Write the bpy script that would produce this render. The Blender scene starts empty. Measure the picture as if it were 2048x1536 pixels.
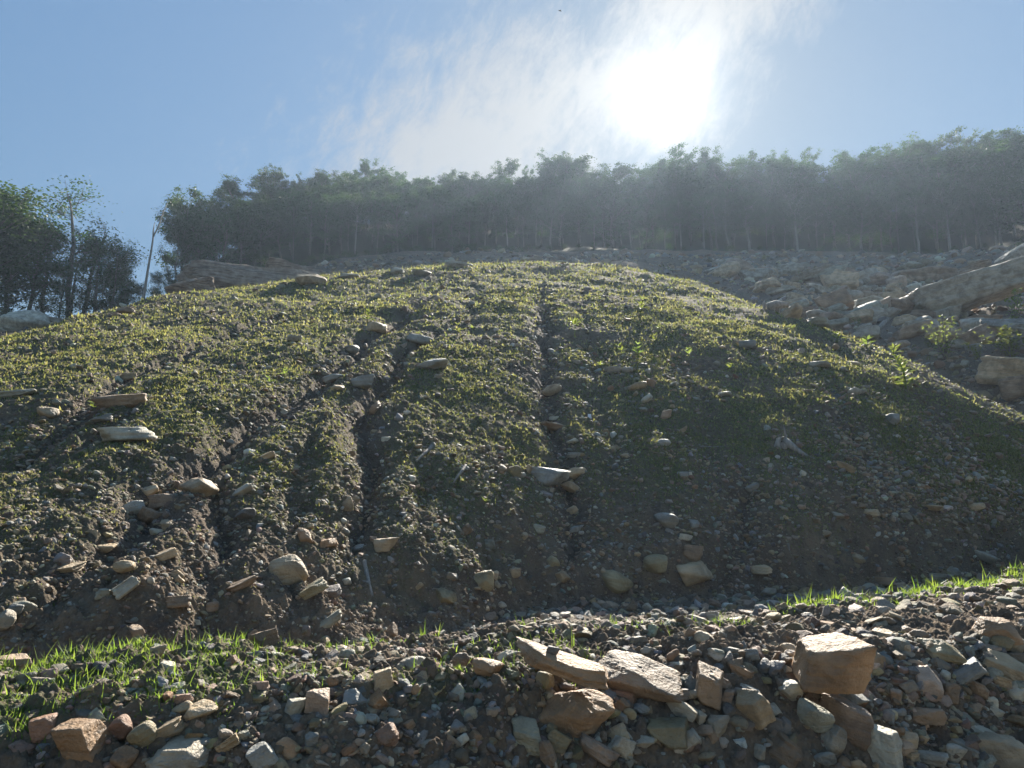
import bpy, math, random
import numpy as np
from mathutils import Vector, Matrix

# ---------------------------------------------------------------- camera, sky, sun, exposure
SC = bpy.context.scene
COL = SC.collection
ZC = 1.65                      # eye height above the ground underfoot
F = 1420.0                     # focal length in pixels of a 2048 px wide frame
PITCH = math.radians(9.3)
cam_d = bpy.data.cameras.new('camera')
cam_d.sensor_width = 36.0
cam_d.lens = F / 2048 * 36
cam_d.clip_start = 0.05
cam_d.clip_end = 3000
cam = bpy.data.objects.new('camera', cam_d)
COL.objects.link(cam)
cam.location = (0, 0, ZC)
cam.rotation_euler = (math.pi / 2 + PITCH, 0, 0)
SC.camera = cam

SUN_AZ = math.radians(13.5)    # right of +Y
SUN_EL = math.radians(30.7)
SUN_DIR = Vector((math.sin(SUN_AZ) * math.cos(SUN_EL), math.cos(SUN_AZ) * math.cos(SUN_EL), math.sin(SUN_EL)))
sun_d = bpy.data.lights.new('sun', 'SUN')
sun_d.energy = 5.0
sun_d.angle = math.radians(0.5)
sun_d.color = (1.0, 0.93, 0.82)
sun = bpy.data.objects.new('sun', sun_d)
COL.objects.link(sun)
sun.rotation_euler = SUN_DIR.to_track_quat('Z', 'Y').to_euler()
sun.location = (0, 0, 150)

SC.view_settings.view_transform = 'Standard'
SC.view_settings.look = 'None'
SC.view_settings.gamma = 1.0
SC.view_settings.exposure = 1.45
SC.cycles.use_denoising = True
SC.cycles.max_bounces = 6
SC.cycles.diffuse_bounces = 3
SC.cycles.transmission_bounces = 3
SC.cycles.transparent_max_bounces = 4
SC.cycles.volume_bounces = 0
SC.cycles.sample_clamp_indirect = 6.0

SKY_STRENGTH = 0.10
SKY_A, SKY_B = 2.12, 0.66
HAZE_DENSITY = 0.00050
HAZE_G = 0.48

def make_world():
    w = bpy.data.worlds.new('World')
    SC.world = w
    w.use_nodes = True
    nt = w.node_tree
    N, L = nt.nodes, nt.links
    N.clear()
    out = N.new('ShaderNodeOutputWorld')
    bg = N.new('ShaderNodeBackground')
    sky = N.new('ShaderNodeTexSky')
    sky.sky_type = 'NISHITA'
    sky.sun_disc = False
    sky.sun_elevation = SUN_EL
    sky.sun_rotation = SUN_AZ
    sky.altitude = 300
    sky.air_density = 1.0
    sky.dust_density = 0.25
    sky.ozone_density = 2.0
    tc = N.new('ShaderNodeTexCoord')
    sep = N.new('ShaderNodeSeparateXYZ')
    L.new(tc.outputs['Generated'], sep.inputs[0])

    def m(op, a, b=None, c=None, clamp=False):
        n = N.new('ShaderNodeMath'); n.operation = op; n.use_clamp = clamp
        for i, v in enumerate((a, b, c)):
            if v is None: continue
            if isinstance(v, (int, float)): n.inputs[i].default_value = v
            else: L.new(v, n.inputs[i])
        return n.outputs[0]
    x, y, z = sep.outputs
    az = m('ARCTAN2', x, y)                       # bearing from +Y
    el = m('ARCSINE', z)
    # a thin bank of wind-drawn cirrus, laid out by bearing and elevation
    comb = N.new('ShaderNodeCombineXYZ')
    # drawn out along one wind direction
    ca, sa = math.cos(math.radians(52)), math.sin(math.radians(52))
    u = m('ADD', m('MULTIPLY', az, ca), m('MULTIPLY', el, sa))
    v = m('SUBTRACT', m('MULTIPLY', el, ca), m('MULTIPLY', az, sa))
    L.new(m('MULTIPLY', u, 7.0), comb.inputs[0]); L.new(m('MULTIPLY', v, 12.0), comb.inputs[1])
    n1 = N.new('ShaderNodeTexNoise'); n1.inputs['Scale'].default_value = 1.6; n1.inputs['Detail'].default_value = 9
    n1.inputs['Roughness'].default_value = 0.62; n1.inputs['Distortion'].default_value = 0.55
    L.new(comb.outputs[0], n1.inputs['Vector'])
    n2 = N.new('ShaderNodeTexNoise'); n2.inputs['Scale'].default_value = 4.5; n2.inputs['Detail'].default_value = 8
    n2.inputs['Roughness'].default_value = 0.7; n2.inputs['Distortion'].default_value = 0.3
    L.new(comb.outputs[0], n2.inputs['Vector'])

    def lobe(a0, e0, ra, re, tilt):
        c, s = math.cos(tilt), math.sin(tilt)
        da = m('SUBTRACT', az, a0); de = m('SUBTRACT', el, e0)
        p = m('DIVIDE', m('ADD', m('MULTIPLY', da, c), m('MULTIPLY', de, s)), ra)
        q = m('DIVIDE', m('SUBTRACT', m('MULTIPLY', de, c), m('MULTIPLY', da, s)), re)
        r = m('SQRT', m('ADD', m('MULTIPLY', p, p), m('MULTIPLY', q, q)))
        return m('SUBTRACT', 1.0, r)
    R = math.radians
    lob = m('MAXIMUM', lobe(R(-2.5), R(28), R(19), R(10.0), R(18)), lobe(R(17.5), R(38.0), R(13), R(8.5), R(35)))
    lob = m('MAXIMUM', lob, lobe(R(10), R(31.0), R(11), R(6), R(0)))
    cov = m('ADD', m('MULTIPLY', lob, 1.25), m('MULTIPLY', m('SUBTRACT', n1.outputs[0], 0.5), 1.7))
    cov = m('ADD', cov, m('MULTIPLY', m('SUBTRACT', n2.outputs[0], 0.5), 1.1))
    mr = N.new('ShaderNodeMapRange'); mr.interpolation_type = 'SMOOTHSTEP'
    L.new(cov, mr.inputs[0]); mr.inputs[1].default_value = -0.12; mr.inputs[2].default_value = 1.1
    cloud = mr.outputs[0]
    # angle to the sun: thin cloud and air scatter strongly forward
    dot = N.new('ShaderNodeVectorMath'); dot.operation = 'DOT_PRODUCT'
    L.new(tc.outputs['Generated'], dot.inputs[0]); dot.inputs[1].default_value = SUN_DIR
    cosg = m('MINIMUM', dot.outputs['Value'], 1.0)
    def hg(g):
        den = m('POWER', m('SUBTRACT', 1 + g * g, m('MULTIPLY', cosg, 2 * g)), 1.5)
        return m('DIVIDE', (1 - g * g), den)
    clb = m('ADD', 1.9, m('MULTIPLY', hg(0.80), 0.02))
    halo = m('ADD', m('MULTIPLY', hg(0.965), 0.004), m('MULTIPLY', hg(0.86), 0.006))
    mix = N.new('ShaderNodeMix'); mix.data_type = 'RGBA'
    # the phone camera holds back the brightest air: roll the sky off towards the sun
    bw = N.new('ShaderNodeRGBToBW'); L.new(sky.outputs[0], bw.inputs[0])
    sc = N.new('ShaderNodeVectorMath'); sc.operation = 'SCALE'; L.new(sky.outputs[0], sc.inputs[0])
    L.new(m('DIVIDE', SKY_A, m('ADD', 1.0, m('DIVIDE', bw.outputs[0], SKY_B))), sc.inputs['Scale'])
    wb = N.new('ShaderNodeVectorMath'); wb.operation = 'MULTIPLY'; L.new(sc.outputs[0], wb.inputs[0]); wb.inputs[1].default_value = (0.81, 0.96, 0.96)
    L.new(m('MULTIPLY', cloud, 0.76), mix.inputs[0]); L.new(wb.outputs[0], mix.inputs[6])
    ccol = N.new('ShaderNodeVectorMath'); ccol.operation = 'SCALE'
    ccol.inputs[0].default_value = (1.0, 0.985, 0.95); L.new(clb, ccol.inputs['Scale'])
    L.new(ccol.outputs[0], mix.inputs[7])
    hc = N.new('ShaderNodeVectorMath'); hc.operation = 'SCALE'
    hc.inputs[0].default_value = (1.0, 0.97, 0.88); L.new(halo, hc.inputs['Scale'])
    add = N.new('ShaderNodeVectorMath'); add.operation = 'ADD'
    L.new(mix.outputs[2], add.inputs[0]); L.new(hc.outputs[0], add.inputs[1])
    L.new(add.outputs[0], bg.inputs[0])
    bg.inputs[1].default_value = SKY_STRENGTH
    L.new(bg.outputs[0], out.inputs[0])
make_world()

# ---------------------------------------------------------------- small helpers
rng = np.random.default_rng(7)
random.seed(7)
R = math.radians

def tag(o, label=None, cat=None, group=None, kind=None):
    if label: o['label'] = label
    if cat: o['category'] = cat
    if group: o['group'] = group
    if kind: o['kind'] = kind
    return o

def mesh_np(name, v, faces, mat=None, smooth=False, attrs=None, link=True, parent=None, mats=None, fmat=None):
    """v (n,3), faces: (m,k) int array of equal sized faces"""
    me = bpy.data.meshes.new(name)
    v = np.asarray(v, dtype=np.float32); faces = np.asarray(faces, dtype=np.int32)
    n, k = faces.shape
    me.vertices.add(len(v)); me.vertices.foreach_set('co', v.ravel())
    me.loops.add(n * k); me.loops.foreach_set('vertex_index', faces.ravel())
    me.polygons.add(n)
    me.polygons.foreach_set('loop_start', np.arange(0, n * k, k, dtype=np.int32))
    me.polygons.foreach_set('loop_total', np.full(n, k, dtype=np.int32))
    me.polygons.foreach_set('use_smooth', np.full(n, smooth, dtype=bool))
    if attrs:
        for an, arr in attrs.items():
            if arr.ndim == 2:
                a = me.color_attributes.new(an, 'FLOAT_COLOR', 'POINT')
                c = np.ones((len(v), 4), np.float32); c[:, :arr.shape[1]] = arr
                a.data.foreach_set('color', c.ravel())
            else:
                a = me.attributes.new(an, 'FLOAT', 'POINT')
                a.data.foreach_set('value', arr.astype(np.float32))
    for mm in (mats or ([mat] if mat else [])): me.materials.append(mm)
    if fmat is not None: me.polygons.foreach_set('material_index', np.asarray(fmat, dtype=np.int32))
    me.update(calc_edges=True)
    o = bpy.data.objects.new(name, me)
    if link: COL.objects.link(o)
    if parent: o.parent = parent
    return o

def empty(name, loc, rz=0.0):
    o = bpy.data.objects.new(name, None); COL.objects.link(o)
    o.location = loc; o.rotation_euler = (0, 0, rz); o.empty_display_size = 0.2
    return o

# numpy noise
def _h(ix, iy, s):
    n = (ix.astype(np.int64) * 374761393 + iy.astype(np.int64) * 668265263 + s * 2147483647 + 974634777) & 0xffffffff
    n = ((n ^ (n >> 13)) * 1274126177) & 0xffffffff
    n = (n ^ (n >> 16)) & 0xffffffff
    n = (n * 2246822519) & 0xffffffff
    return ((n ^ (n >> 15)) & 0xffffff) / float(0xffffff)

def vnoise(x, y, s=0):
    ix = np.floor(x); iy = np.floor(y); fx = x - ix; fy = y - iy
    fx = fx * fx * fx * (fx * (fx * 6 - 15) + 10); fy = fy * fy * fy * (fy * (fy * 6 - 15) + 10)
    a = _h(ix, iy, s); b = _h(ix + 1, iy, s); c = _h(ix, iy + 1, s); d = _h(ix + 1, iy + 1, s)
    return ((a + (b - a) * fx) * (1 - fy) + (c + (d - c) * fx) * fy) * 2 - 1

def fbm(x, y, oct=4, s=0, gain=0.5):
    r = 0; a = 1.0
    for i in range(oct):
        c, sn = math.cos(0.6 * i + .3), math.sin(0.6 * i + .3)
        r = r + a * vnoise((x * c - y * sn) * 2 ** i + 13.7 * i, (x * sn + y * c) * 2 ** i - 7.3 * i, s + i)
        a *= gain
    return r

def clods(x, y, s=0):
    """rounded lumps on a jittered lattice, each with a height of its own"""
    ix = np.floor(x); iy = np.floor(y); best = np.zeros_like(x)
    for dx in (-1, 0, 1):
        for dy in (-1, 0, 1):
            cx = ix + dx; cy = iy + dy
            px = cx + _h(cx, cy, s + 1); py = cy + _h(cx, cy, s + 2)
            r = 0.25 + 0.55 * _h(cx, cy, s + 3) ** 2
            q = 1 - ((x - px) ** 2 + (y - py) ** 2) / (r * r)
            best = np.maximum(best, np.sqrt(np.maximum(q, 0)) * r)
    return best

def smooth(a, b, x):
    t = np.clip((x - a) / (b - a), 0, 1); return t * t * (3 - 2 * t)

# ---------------------------------------------------------------- terrain: height as a function of bearing and distance
def ray(px, py):
    """bearing and tan(elevation) of the line of sight through a photo pixel"""
    px = np.asarray(px, float); py = np.asarray(py, float)
    u = (px - 1024) / F; v = (768 - py) / F
    y = math.cos(PITCH) - v * math.sin(PITCH); z = math.sin(PITCH) + v * math.cos(PITCH)
    return np.arctan2(u, y), z / np.hypot(u, y)

def tab(d, xs):
    k = sorted(d); return np.interp(xs, k, [d[i] for i in k])

def build_stations():
    xs = np.arange(-700, 2800, 50.0)
    st = []                      # each station: az, d, z over xs
    def by_py(py, d=None, z=None):
        az, t = ray(xs, py)
        if d is None: d = (z - ZC) / t
        return az, d, ZC + t * d
    def sm(a):                   # soften the corners left by the linear tables
        k = np.array([1, 2, 3, 2, 1.0]); k /= k.sum()
        return np.convolve(np.pad(a, 2, mode='edge'), k, mode='valid')
    s2py = sm(tab({-300: 1450, 0: 1430, 400: 1402, 800: 1372, 1100: 1345, 1500: 1312, 1750: 1290, 2048: 1275, 2350: 1262}, xs))
    a2, d2, z2 = by_py(s2py, z=0.75)
    s3py = sm(tab({-300: 1365, 0: 1345, 400: 1315, 800: 1290, 1100: 1268, 1300: 1255, 1500: 1240, 1700: 1208, 1900: 1178, 2048: 1155, 2350: 1110}, xs))
    a3, d3, z3 = by_py(s3py, z=0.76)
    st.append((a2, d2 * 0 + 0.5, z2 * 0))
    st.append((a2, d2 - 1.35, z2 * 0))
    st.append((a2, d2 - 0.95, z2 * 0 + 0.06))
    st.append((a2, d2 - 0.12, z2 - 0.1))
    st.append((a2, d2 + 0.1, z2))
    st.append((a3, d3, z3))
    st.append((a3, d3 + 0.55, z3 * 0 + 0.36))
    d5 = sm(tab({-300: 5.2, 0: 5.4, 400: 5.8, 800: 6.7, 950: 7.6, 1100: 8.8, 1300: 9.4, 1500: 10.2, 1700: 11.2, 1900: 13, 2048: 15, 2350: 19}, xs))
    d5 = np.maximum(d5, d3 + 1.0)
    st.append((a3, d5, d5 * 0 + 0.34))
    s6py = sm(tab({-300: 1250, 0: 1235, 200: 1200, 400: 1195, 600: 1180, 800: 1165, 1000: 1130, 1100: 1110, 1300: 1090, 1500: 1080, 1700: 1050, 1900: 1035, 2048: 1025, 2350: 1000}, xs))
    a6, d6, z6 = by_py(s6py, d=d5 + 0.65)
    st.append((a6, d6, z6))
    cpy = sm(tab({-700: 760, -300: 730, 0: 700, 100: 664, 200: 638, 300: 614, 400: 592, 500: 578, 600: 567, 700: 556, 800: 546, 1000: 534, 1100: 535, 1200: 540, 1300: 550,
               1400: 577, 1500: 614, 1600: 652, 1700: 686, 1800: 719, 1900: 762, 2000: 812, 2048: 836, 2350: 900}, xs))
    s1 = tab({-300: .40, 0: .40, 400: .47, 800: .57, 1100: .63, 1500: .66, 2048: .66}, xs)
    s2 = tab({0: .37, 400: .42, 800: .50, 1100: .54, 1500: .56, 1700: .57, 2048: .58}, xs)
    s3 = tab({0: .32, 400: .38, 800: .43, 1100: .45, 1500: .46, 2048: .48}, xs)
    d, z = d6, z6
    for f, s in ((0.45, s1), (0.75, s2), (0.92, s3), (1.0, None)):
        py = s6py + (cpy - s6py) * f
        az, t = ray(xs, py)
        if s is None: s = t + 0.075
        s = np.maximum(s, t + 0.05)
        dn = (ZC - z + s * d) / (s - t)
        dn = sm(dn)
        z = ZC + t * dn; d = dn
        st.append((az, d, z))
    ac, tcst = ray(xs, cpy)
    dc = d
    d11 = dc * 1.12 + 2
    st.append((ac, d11, ZC + tcst * d11 - 0.5 - 0.02 * d11))
    def far(dd, pp):
        dd = sm(tab(dd, xs)); pp = sm(tab(pp, xs)); az, dq, zq = by_py(pp, d=dd); return az, dq, zq
    a, q, zz = far({-300: 38, 0: 40, 350: 44, 600: 48, 850: 50, 1100: 52, 1400: 46, 1600: 36, 1700: 32, 2048: 27, 2350: 27},
                   {-300: 720, 0: 692, 200: 652, 350: 612, 600: 575, 850: 541, 1100: 529, 1400: 558, 1700: 645, 2048: 745, 2350: 800})
    q = np.maximum(q, d11 + 1.5)
    az, t = ray(xs, sm(tab({-300: 720, 0: 692, 200: 652, 350: 612, 600: 575, 850: 541, 1100: 529, 1400: 558, 1700: 645, 2048: 745, 2350: 800}, xs)))
    st.append((az, q, ZC + t * q))
    st.append(far({-300: 50, 0: 52, 350: 54, 600: 57, 850: 60, 1100: 62, 1400: 60, 1700: 50, 2048: 42, 2350: 40},
                  {-300: 690, 0: 668, 200: 648, 350: 612, 600: 566, 850: 525, 1100: 520, 1400: 530, 1700: 567, 2048: 615, 2350: 640}))
    st.append(far({-300: 58, 0: 60, 350: 62, 600: 67, 850: 71, 1100: 74, 1400: 76, 1700: 71, 2048: 64, 2350: 62},
                  {-300: 670, 0: 654, 200: 643, 350: 600, 600: 540, 850: 513, 1100: 511, 1400: 511, 1700: 514, 1900: 518, 2048: 508, 2350: 500}))
    a15, d15, z15 = far({-300: 66, 0: 68, 350: 74, 600: 78, 850: 84, 1100: 90, 1400: 94, 1700: 94, 2048: 88, 2350: 86},
                        {-300: 665, 0: 656, 200: 650, 350: 588, 600: 520, 850: 506, 1100: 503, 1400: 504, 1700: 507, 2048: 508, 2350: 500})
    st.append((a15, d15, z15))
    sl = tab({-300: -.1, 0: -.1, 300: -.05, 350: .15, 420: .36, 600: .45, 1100: .52, 1500: .52, 1700: .49, 2048: .44}, xs)
    st.append((a15, d15 + 36, z15 + 36 * sl))
    st.append((a15, d15 + 120, z15 + 36 * sl - 4))
    st.append((a15, d15 + 420, z15 * .5 + 36 * sl - 50))
    return st
ST = build_stations()
NA, ND = 701, 1600
AZ_MAX = R(50)
AZG = np.linspace(-AZ_MAX, AZ_MAX, NA)
LD0, LD1 = math.log(0.5), math.log(480)
DG = np.exp(np.linspace(LD0, LD1, ND))

def pchip(x, y, xi):
    h = np.diff(x); dl = np.diff(y) / h
    m = np.zeros_like(y); m[0] = dl[0]; m[-1] = dl[-1]
    for i in range(1, len(x) - 1):
        if dl[i - 1] * dl[i] > 0:
            w1 = 2 * h[i] + h[i - 1]; w2 = h[i] + 2 * h[i - 1]
            m[i] = (w1 + w2) / (w1 / dl[i - 1] + w2 / dl[i])
    k = np.clip(np.searchsorted(x, xi) - 1, 0, len(x) - 2)
    t = (xi - x[k]) / h[k]; t2 = t * t; t3 = t2 * t
    return (2 * t3 - 3 * t2 + 1) * y[k] + (t3 - 2 * t2 + t) * h[k] * m[k] + (-2 * t3 + 3 * t2) * y[k + 1] + (t3 - t2) * h[k] * m[k + 1]

SD = np.array([np.interp(AZG, a, d) for a, d, z in ST])      # station distances over AZG
SZ = np.array([np.interp(AZG, a, z) for a, d, z in ST])
for k in range(1, len(SD)): SD[k] = np.maximum(SD[k], SD[k - 1] + 0.05)
ZT = np.array([pchip(SD[:, i], SZ[:, i], DG) for i in range(NA)])
(K_FOOT, K_BF, K_BT, K_TR, K_FT, K_SC, K_CR) = (2, 4, 5, 6, 7, 8, 12)

def polar(x, y):
    return np.arctan2(x, y), np.hypot(x, y)

def base_h(x, y):
    az, d = polar(x, y)
    fa = np.clip((az + AZ_MAX) / (2 * AZ_MAX) * (NA - 1), 0, NA - 1.001)
    fd = np.clip((np.log(np.maximum(d, .5)) - LD0) / (LD1 - LD0) * (ND - 1), 0, ND - 1.001)
    i = fa.astype(int); j = fd.astype(int); u = fa - i; v = fd - j
    z = (ZT[i, j] * (1 - u) + ZT[i + 1, j] * u) * (1 - v) + (ZT[i, j + 1] * (1 - u) + ZT[i + 1, j + 1] * u) * v
    return z * (1 - smooth(R(50), R(85), np.abs(az)))

def station_t(x, y):
    """fractional station number at a point: which zone of the ground it lies in"""
    az, d = polar(x, y)
    fa = np.clip((az + AZ_MAX) / (2 * AZ_MAX) * (NA - 1), 0, NA - 1)
    i = np.round(fa).astype(int)
    t = np.zeros_like(d)
    for k in range(len(SD) - 1):
        a = SD[k][i]; b = SD[k + 1][i]
        t = np.where(d >= a, k + np.clip((d - a) / (b - a), 0, 1), t)
    return t

def cpx(x, y):
    return 1024 + F * x / np.maximum(y, .3)     # column at eye level, used as a zone coordinate

def march(px, py, hf, d0=2.0, d1=250.0, n=900, dmin=None):
    az, t = ray(px, py); az = np.atleast_1d(az); t = np.atleast_1d(t)
    ds = np.exp(np.linspace(math.log(d0), math.log(d1), n))
    res = np.full(len(az), np.nan)
    prev = None
    for c0 in range(0, len(az), 500):
        a = az[c0:c0 + 500, None]; tt = t[c0:c0 + 500, None]
        X = np.sin(a) * ds; Y = np.cos(a) * ds
        below = hf(X, Y) > ZC + tt * ds
        if dmin is not None:
            below &= ds > dmin
        k = below.argmax(1); ok = below.any(1)
        dd = ds[k]; dd[~ok] = np.nan
        res[c0:c0 + 500] = dd
    return np.sin(az) * res, np.cos(az) * res, res

# rills washed into the slope: traced centre lines, (width m, depth m)
RILLS = [
    ([(1083, 575), (1082, 640), (1090, 720), (1100, 790), (1108, 860), (1138, 930), (1150, 1010), (1150, 1080), (1140, 1150)], .34, .34),
    ([(1500, 930), (1492, 990), (1480, 1060), (1450, 1120)], .34, .3),
    ([(860, 600), (790, 640), (740, 668), (700, 705), (655, 755), (600, 800), (520, 860), (430, 905), (380, 945), (300, 985), (240, 1040), (180, 1110), (110, 1190)], .36, .34),
    ([(905, 640), (840, 690), (795, 725), (745, 780), (725, 830), (752, 900), (738, 960), (715, 1020), (700, 1090)], .3, .36),
    ([(600, 618), (480, 655), (400, 690), (300, 740), (180, 800), (80, 860), (-60, 930)], .3, .22),
    ([(480, 940), (455, 1010), (430, 1090), (380, 1150)], .26, .26),
    ([(330, 760), (230, 830), (100, 900), (0, 960)], .25, .16),
    ([(955, 560), (950, 610), (930, 660)], .5, .18),
    ([(1160, 590), (1180, 680), (1195, 800), (1230, 900), (1245, 1000)], .3, .12),
    ([(1330, 700), (1400, 820), (1440, 930), (1440, 1010)], .35, .12),
    ([(1640, 760), (1700, 860), (1760, 950), (1800, 1040)], .5, .2),
    ([(1860, 800), (1900, 880), (1960, 960)], .5, .22),
    ([(640, 850), (600, 930), (590, 1000), (560, 1080)], .22, .14),
    ([(880, 800), (860, 900), (850, 1000), (850, 1080)], .22, .10),
    ([(980, 850), (975, 950), (985, 1060)], .22, .08),
    ([(690, 580), (560, 640), (430, 700), (330, 750)], .25, .10),
    ([(60, 1020), (150, 1000), (230, 960), (330, 890)], .25, .14),
]
RW = []
for pts, w, dep in RILLS:
    p = np.array(pts, float)
    x, y, d = march(p[:, 0], p[:, 1], base_h)
    ok = ~np.isnan(x)
    RW.append((np.stack([x[ok], y[ok]], 1), w, dep))

def rills(x, y):
    """depth of wash-out (m) and a 0..1 mask"""
    wx = x + 0.16 * fbm(x * 1.1, y * 1.1, 3, 50); wy = y + 0.16 * fbm(x * 1.1, y * 1.1, 3, 60)
    dep = np.zeros_like(x); msk = np.zeros_like(x)
    for P, w, dp in RW:
        lo = P.min(0) - 3; hi = P.max(0) + 3
        sel = (x > lo[0]) & (x < hi[0]) & (y > lo[1]) & (y < hi[1])
        if not sel.any(): continue
        qx = wx[sel]; qy = wy[sel]; best = np.full(qx.shape, 9e9)
        tot = len(P) - 1
        for i in range(tot):
            a = P[i]; b = P[i + 1]; ab = b - a; L2 = (ab ** 2).sum()
            t = np.clip(((qx - a[0]) * ab[0] + (qy - a[1]) * ab[1]) / L2, 0, 1)
            end = 1.0
            dd = np.hypot(qx - a[0] - t * ab[0], qy - a[1] - t * ab[1])
            if i == 0: dd = dd + (1 - t) * w * .8
            if i == tot - 1: dd = dd + t * w * .6
            best = np.minimum(best, dd)
        g = np.exp(-(best / w) ** 1.4 * 1.7)
        s = dep[sel]; dep[sel] = np.maximum(s, dp * g)
        s = msk[sel]; msk[sel] = np.maximum(s, np.exp(-(best / w) ** 2) * min(1, dp * 4))
    return dep, msk

def height(x, y, detail=2):
    z = base_h(x, y)
    t = station_t(x, y)
    d = np.hypot(x, y)
    dep, msk = rills(x, y)
    z = z - dep
    slope = smooth(K_FT, K_SC, t) * (1 - smooth(K_CR - .1, K_CR + .8, t))
    berm = smooth(1.6, 2.5, t) * (1 - smooth(K_BT + .1, K_TR, t))
    farm = smooth(K_CR + .5, K_CR + 1.5, t)
    z = z + slope * (0.11 * fbm(x * .35, y * .35, 3, 3) + 0.05 * fbm(x * 1.3, y * 1.3, 3, 9))
    # cut bank at the toe of the slope: buttresses and bites
    toe = smooth(K_FT - .1, K_FT + .5, t) * (1 - smooth(K_SC, K_SC + .45, t))
    z = z + toe * (0.16 * fbm(x * 1.2, y * 1.2, 3, 21) + 0.08 * np.abs(fbm(x * 3.1, y * 3.1, 3, 23)))
    z = z + berm * (0.055 * fbm(x * 1.6, y * 1.6, 3, 31) + .03 * fbm(x * 5, y * 5, 2, 33))
    z = z + farm * (0.45 * fbm(x * .12, y * .12, 4, 41))
    bould = farm * smooth(1350, 1550, cpx(x, y)) * (1 - smooth(K_CR + 4.0, K_CR + 4.5, t))
    z = z + bould * 0.25 * fbm(x * .5, y * .5, 3, 45)
    if detail >= 1:
        a = np.where(t < 1.5, .3, 1.0)
        z = z + a * (0.020 * fbm(x * 8, y * 8, 4, 51, .65))
        z = z + a * 0.045 * clods(x * 4.6, y * 4.6, 70) * smooth(-.2, .5, fbm(x * .9, y * .9, 2, 77)) * (1 + msk * .6)
    if detail >= 2:
        near = 1 - smooth(16, 30, d)
        z = z + a * near * 0.035 * clods(x * 10, y * 10, 80) + a * near * .012 * fbm(x * 22, y * 22, 3, 55, .6)
        near2 = 1 - smooth(6, 11, d)
        z = z + a * near2 * 0.028 * clods(x * 27, y * 27, 90)
        z = z + (1 - near) * 0.06 * clods(x * 6.5, y * 6.5, 85)
    return z

def H1(x, y): return height(x, y, 1)

# ground mesh on a grid of bearings and zones
def build_ground(mat):
    counts = [3, 16, 190, 50, 170, 60, 60, 170, 230, 190, 110, 60, 24, 30, 60, 44, 30, 24, 12, 10]
    counts = counts[:len(ST) - 1]
    tt = [0.0]
    for k, c in enumerate(counts):
        tt += list(k + (np.arange(c) + 1) / c)
    tt = np.array(tt)
    ain = np.arctan((np.linspace(-380, 2430, 1280) - 1024) / F)
    aout = np.linspace(0, 1, 26)[1:] ** 1.6
    lo = ain[0] - aout * (math.pi - .03 + ain[0]); hi = ain[-1] + aout * (math.pi - .03 - ain[-1])
    az = np.concatenate([lo[::-1], ain, hi])
    k = np.minimum(tt.astype(int), len(SD) - 2); fr = tt - k
    fa = np.clip((az + AZ_MAX) / (2 * AZ_MAX) * (NA - 1), 0, NA - 1.001); i = fa.astype(int); u = fa - i
    Dk = SD[:, i] * (1 - u) + SD[:, i + 1] * u
    Dm = Dk[k] + (Dk[k + 1] - Dk[k]) * fr[:, None]
    X = np.sin(az)[None, :] * Dm; Y = np.cos(az)[None, :] * Dm
    Z = height(X, Y, 2)
    nr, nc = X.shape
    dep, msk = rills(X, Y)
    idx = np.arange(nr * nc).reshape(nr, nc)
    f = np.stack([idx[:-1, :-1], idx[:-1, 1:], idx[1:, 1:], idx[1:, :-1]], -1).reshape(-1, 4)[:, ::-1]
    # cap under the feet and seam behind
    v = np.stack([X, Y, Z], -1).reshape(-1, 3)
    seam = np.stack([idx[:-1, -1], idx[:-1, 0], idx[1:, 0], idx[1:, -1]], -1)[:, ::-1]
    f = np.concatenate([f, seam])
    g = grass_mask(X, Y, msk)
    T = station_t(X, Y)
    grav = smooth(K_TR - .5, K_TR, T) * (1 - smooth(K_FT, K_FT + .3, T))
    grav = np.maximum(grav, 1 - smooth(1.8, 2.6, T))
    grav = np.maximum(grav, smooth(K_CR + .3, K_CR + .9, T) * (1 - smooth(K_CR + 4.0, K_CR + 4.5, T)) * smooth(1300, 1500, cpx(X, Y)) * .8)
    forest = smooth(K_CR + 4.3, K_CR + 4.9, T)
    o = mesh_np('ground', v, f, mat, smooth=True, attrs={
        'bounce_ground': (1 - smooth(1.0, 1.9, T)).ravel(), 'green': g.ravel(), 'wash': msk.ravel(), 'gravel': grav.ravel(), 'forest': forest.ravel()})
    tag(o, 'bare eroded hillside of brown soil, rills and thin grass', kind='structure')
    return o

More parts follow.
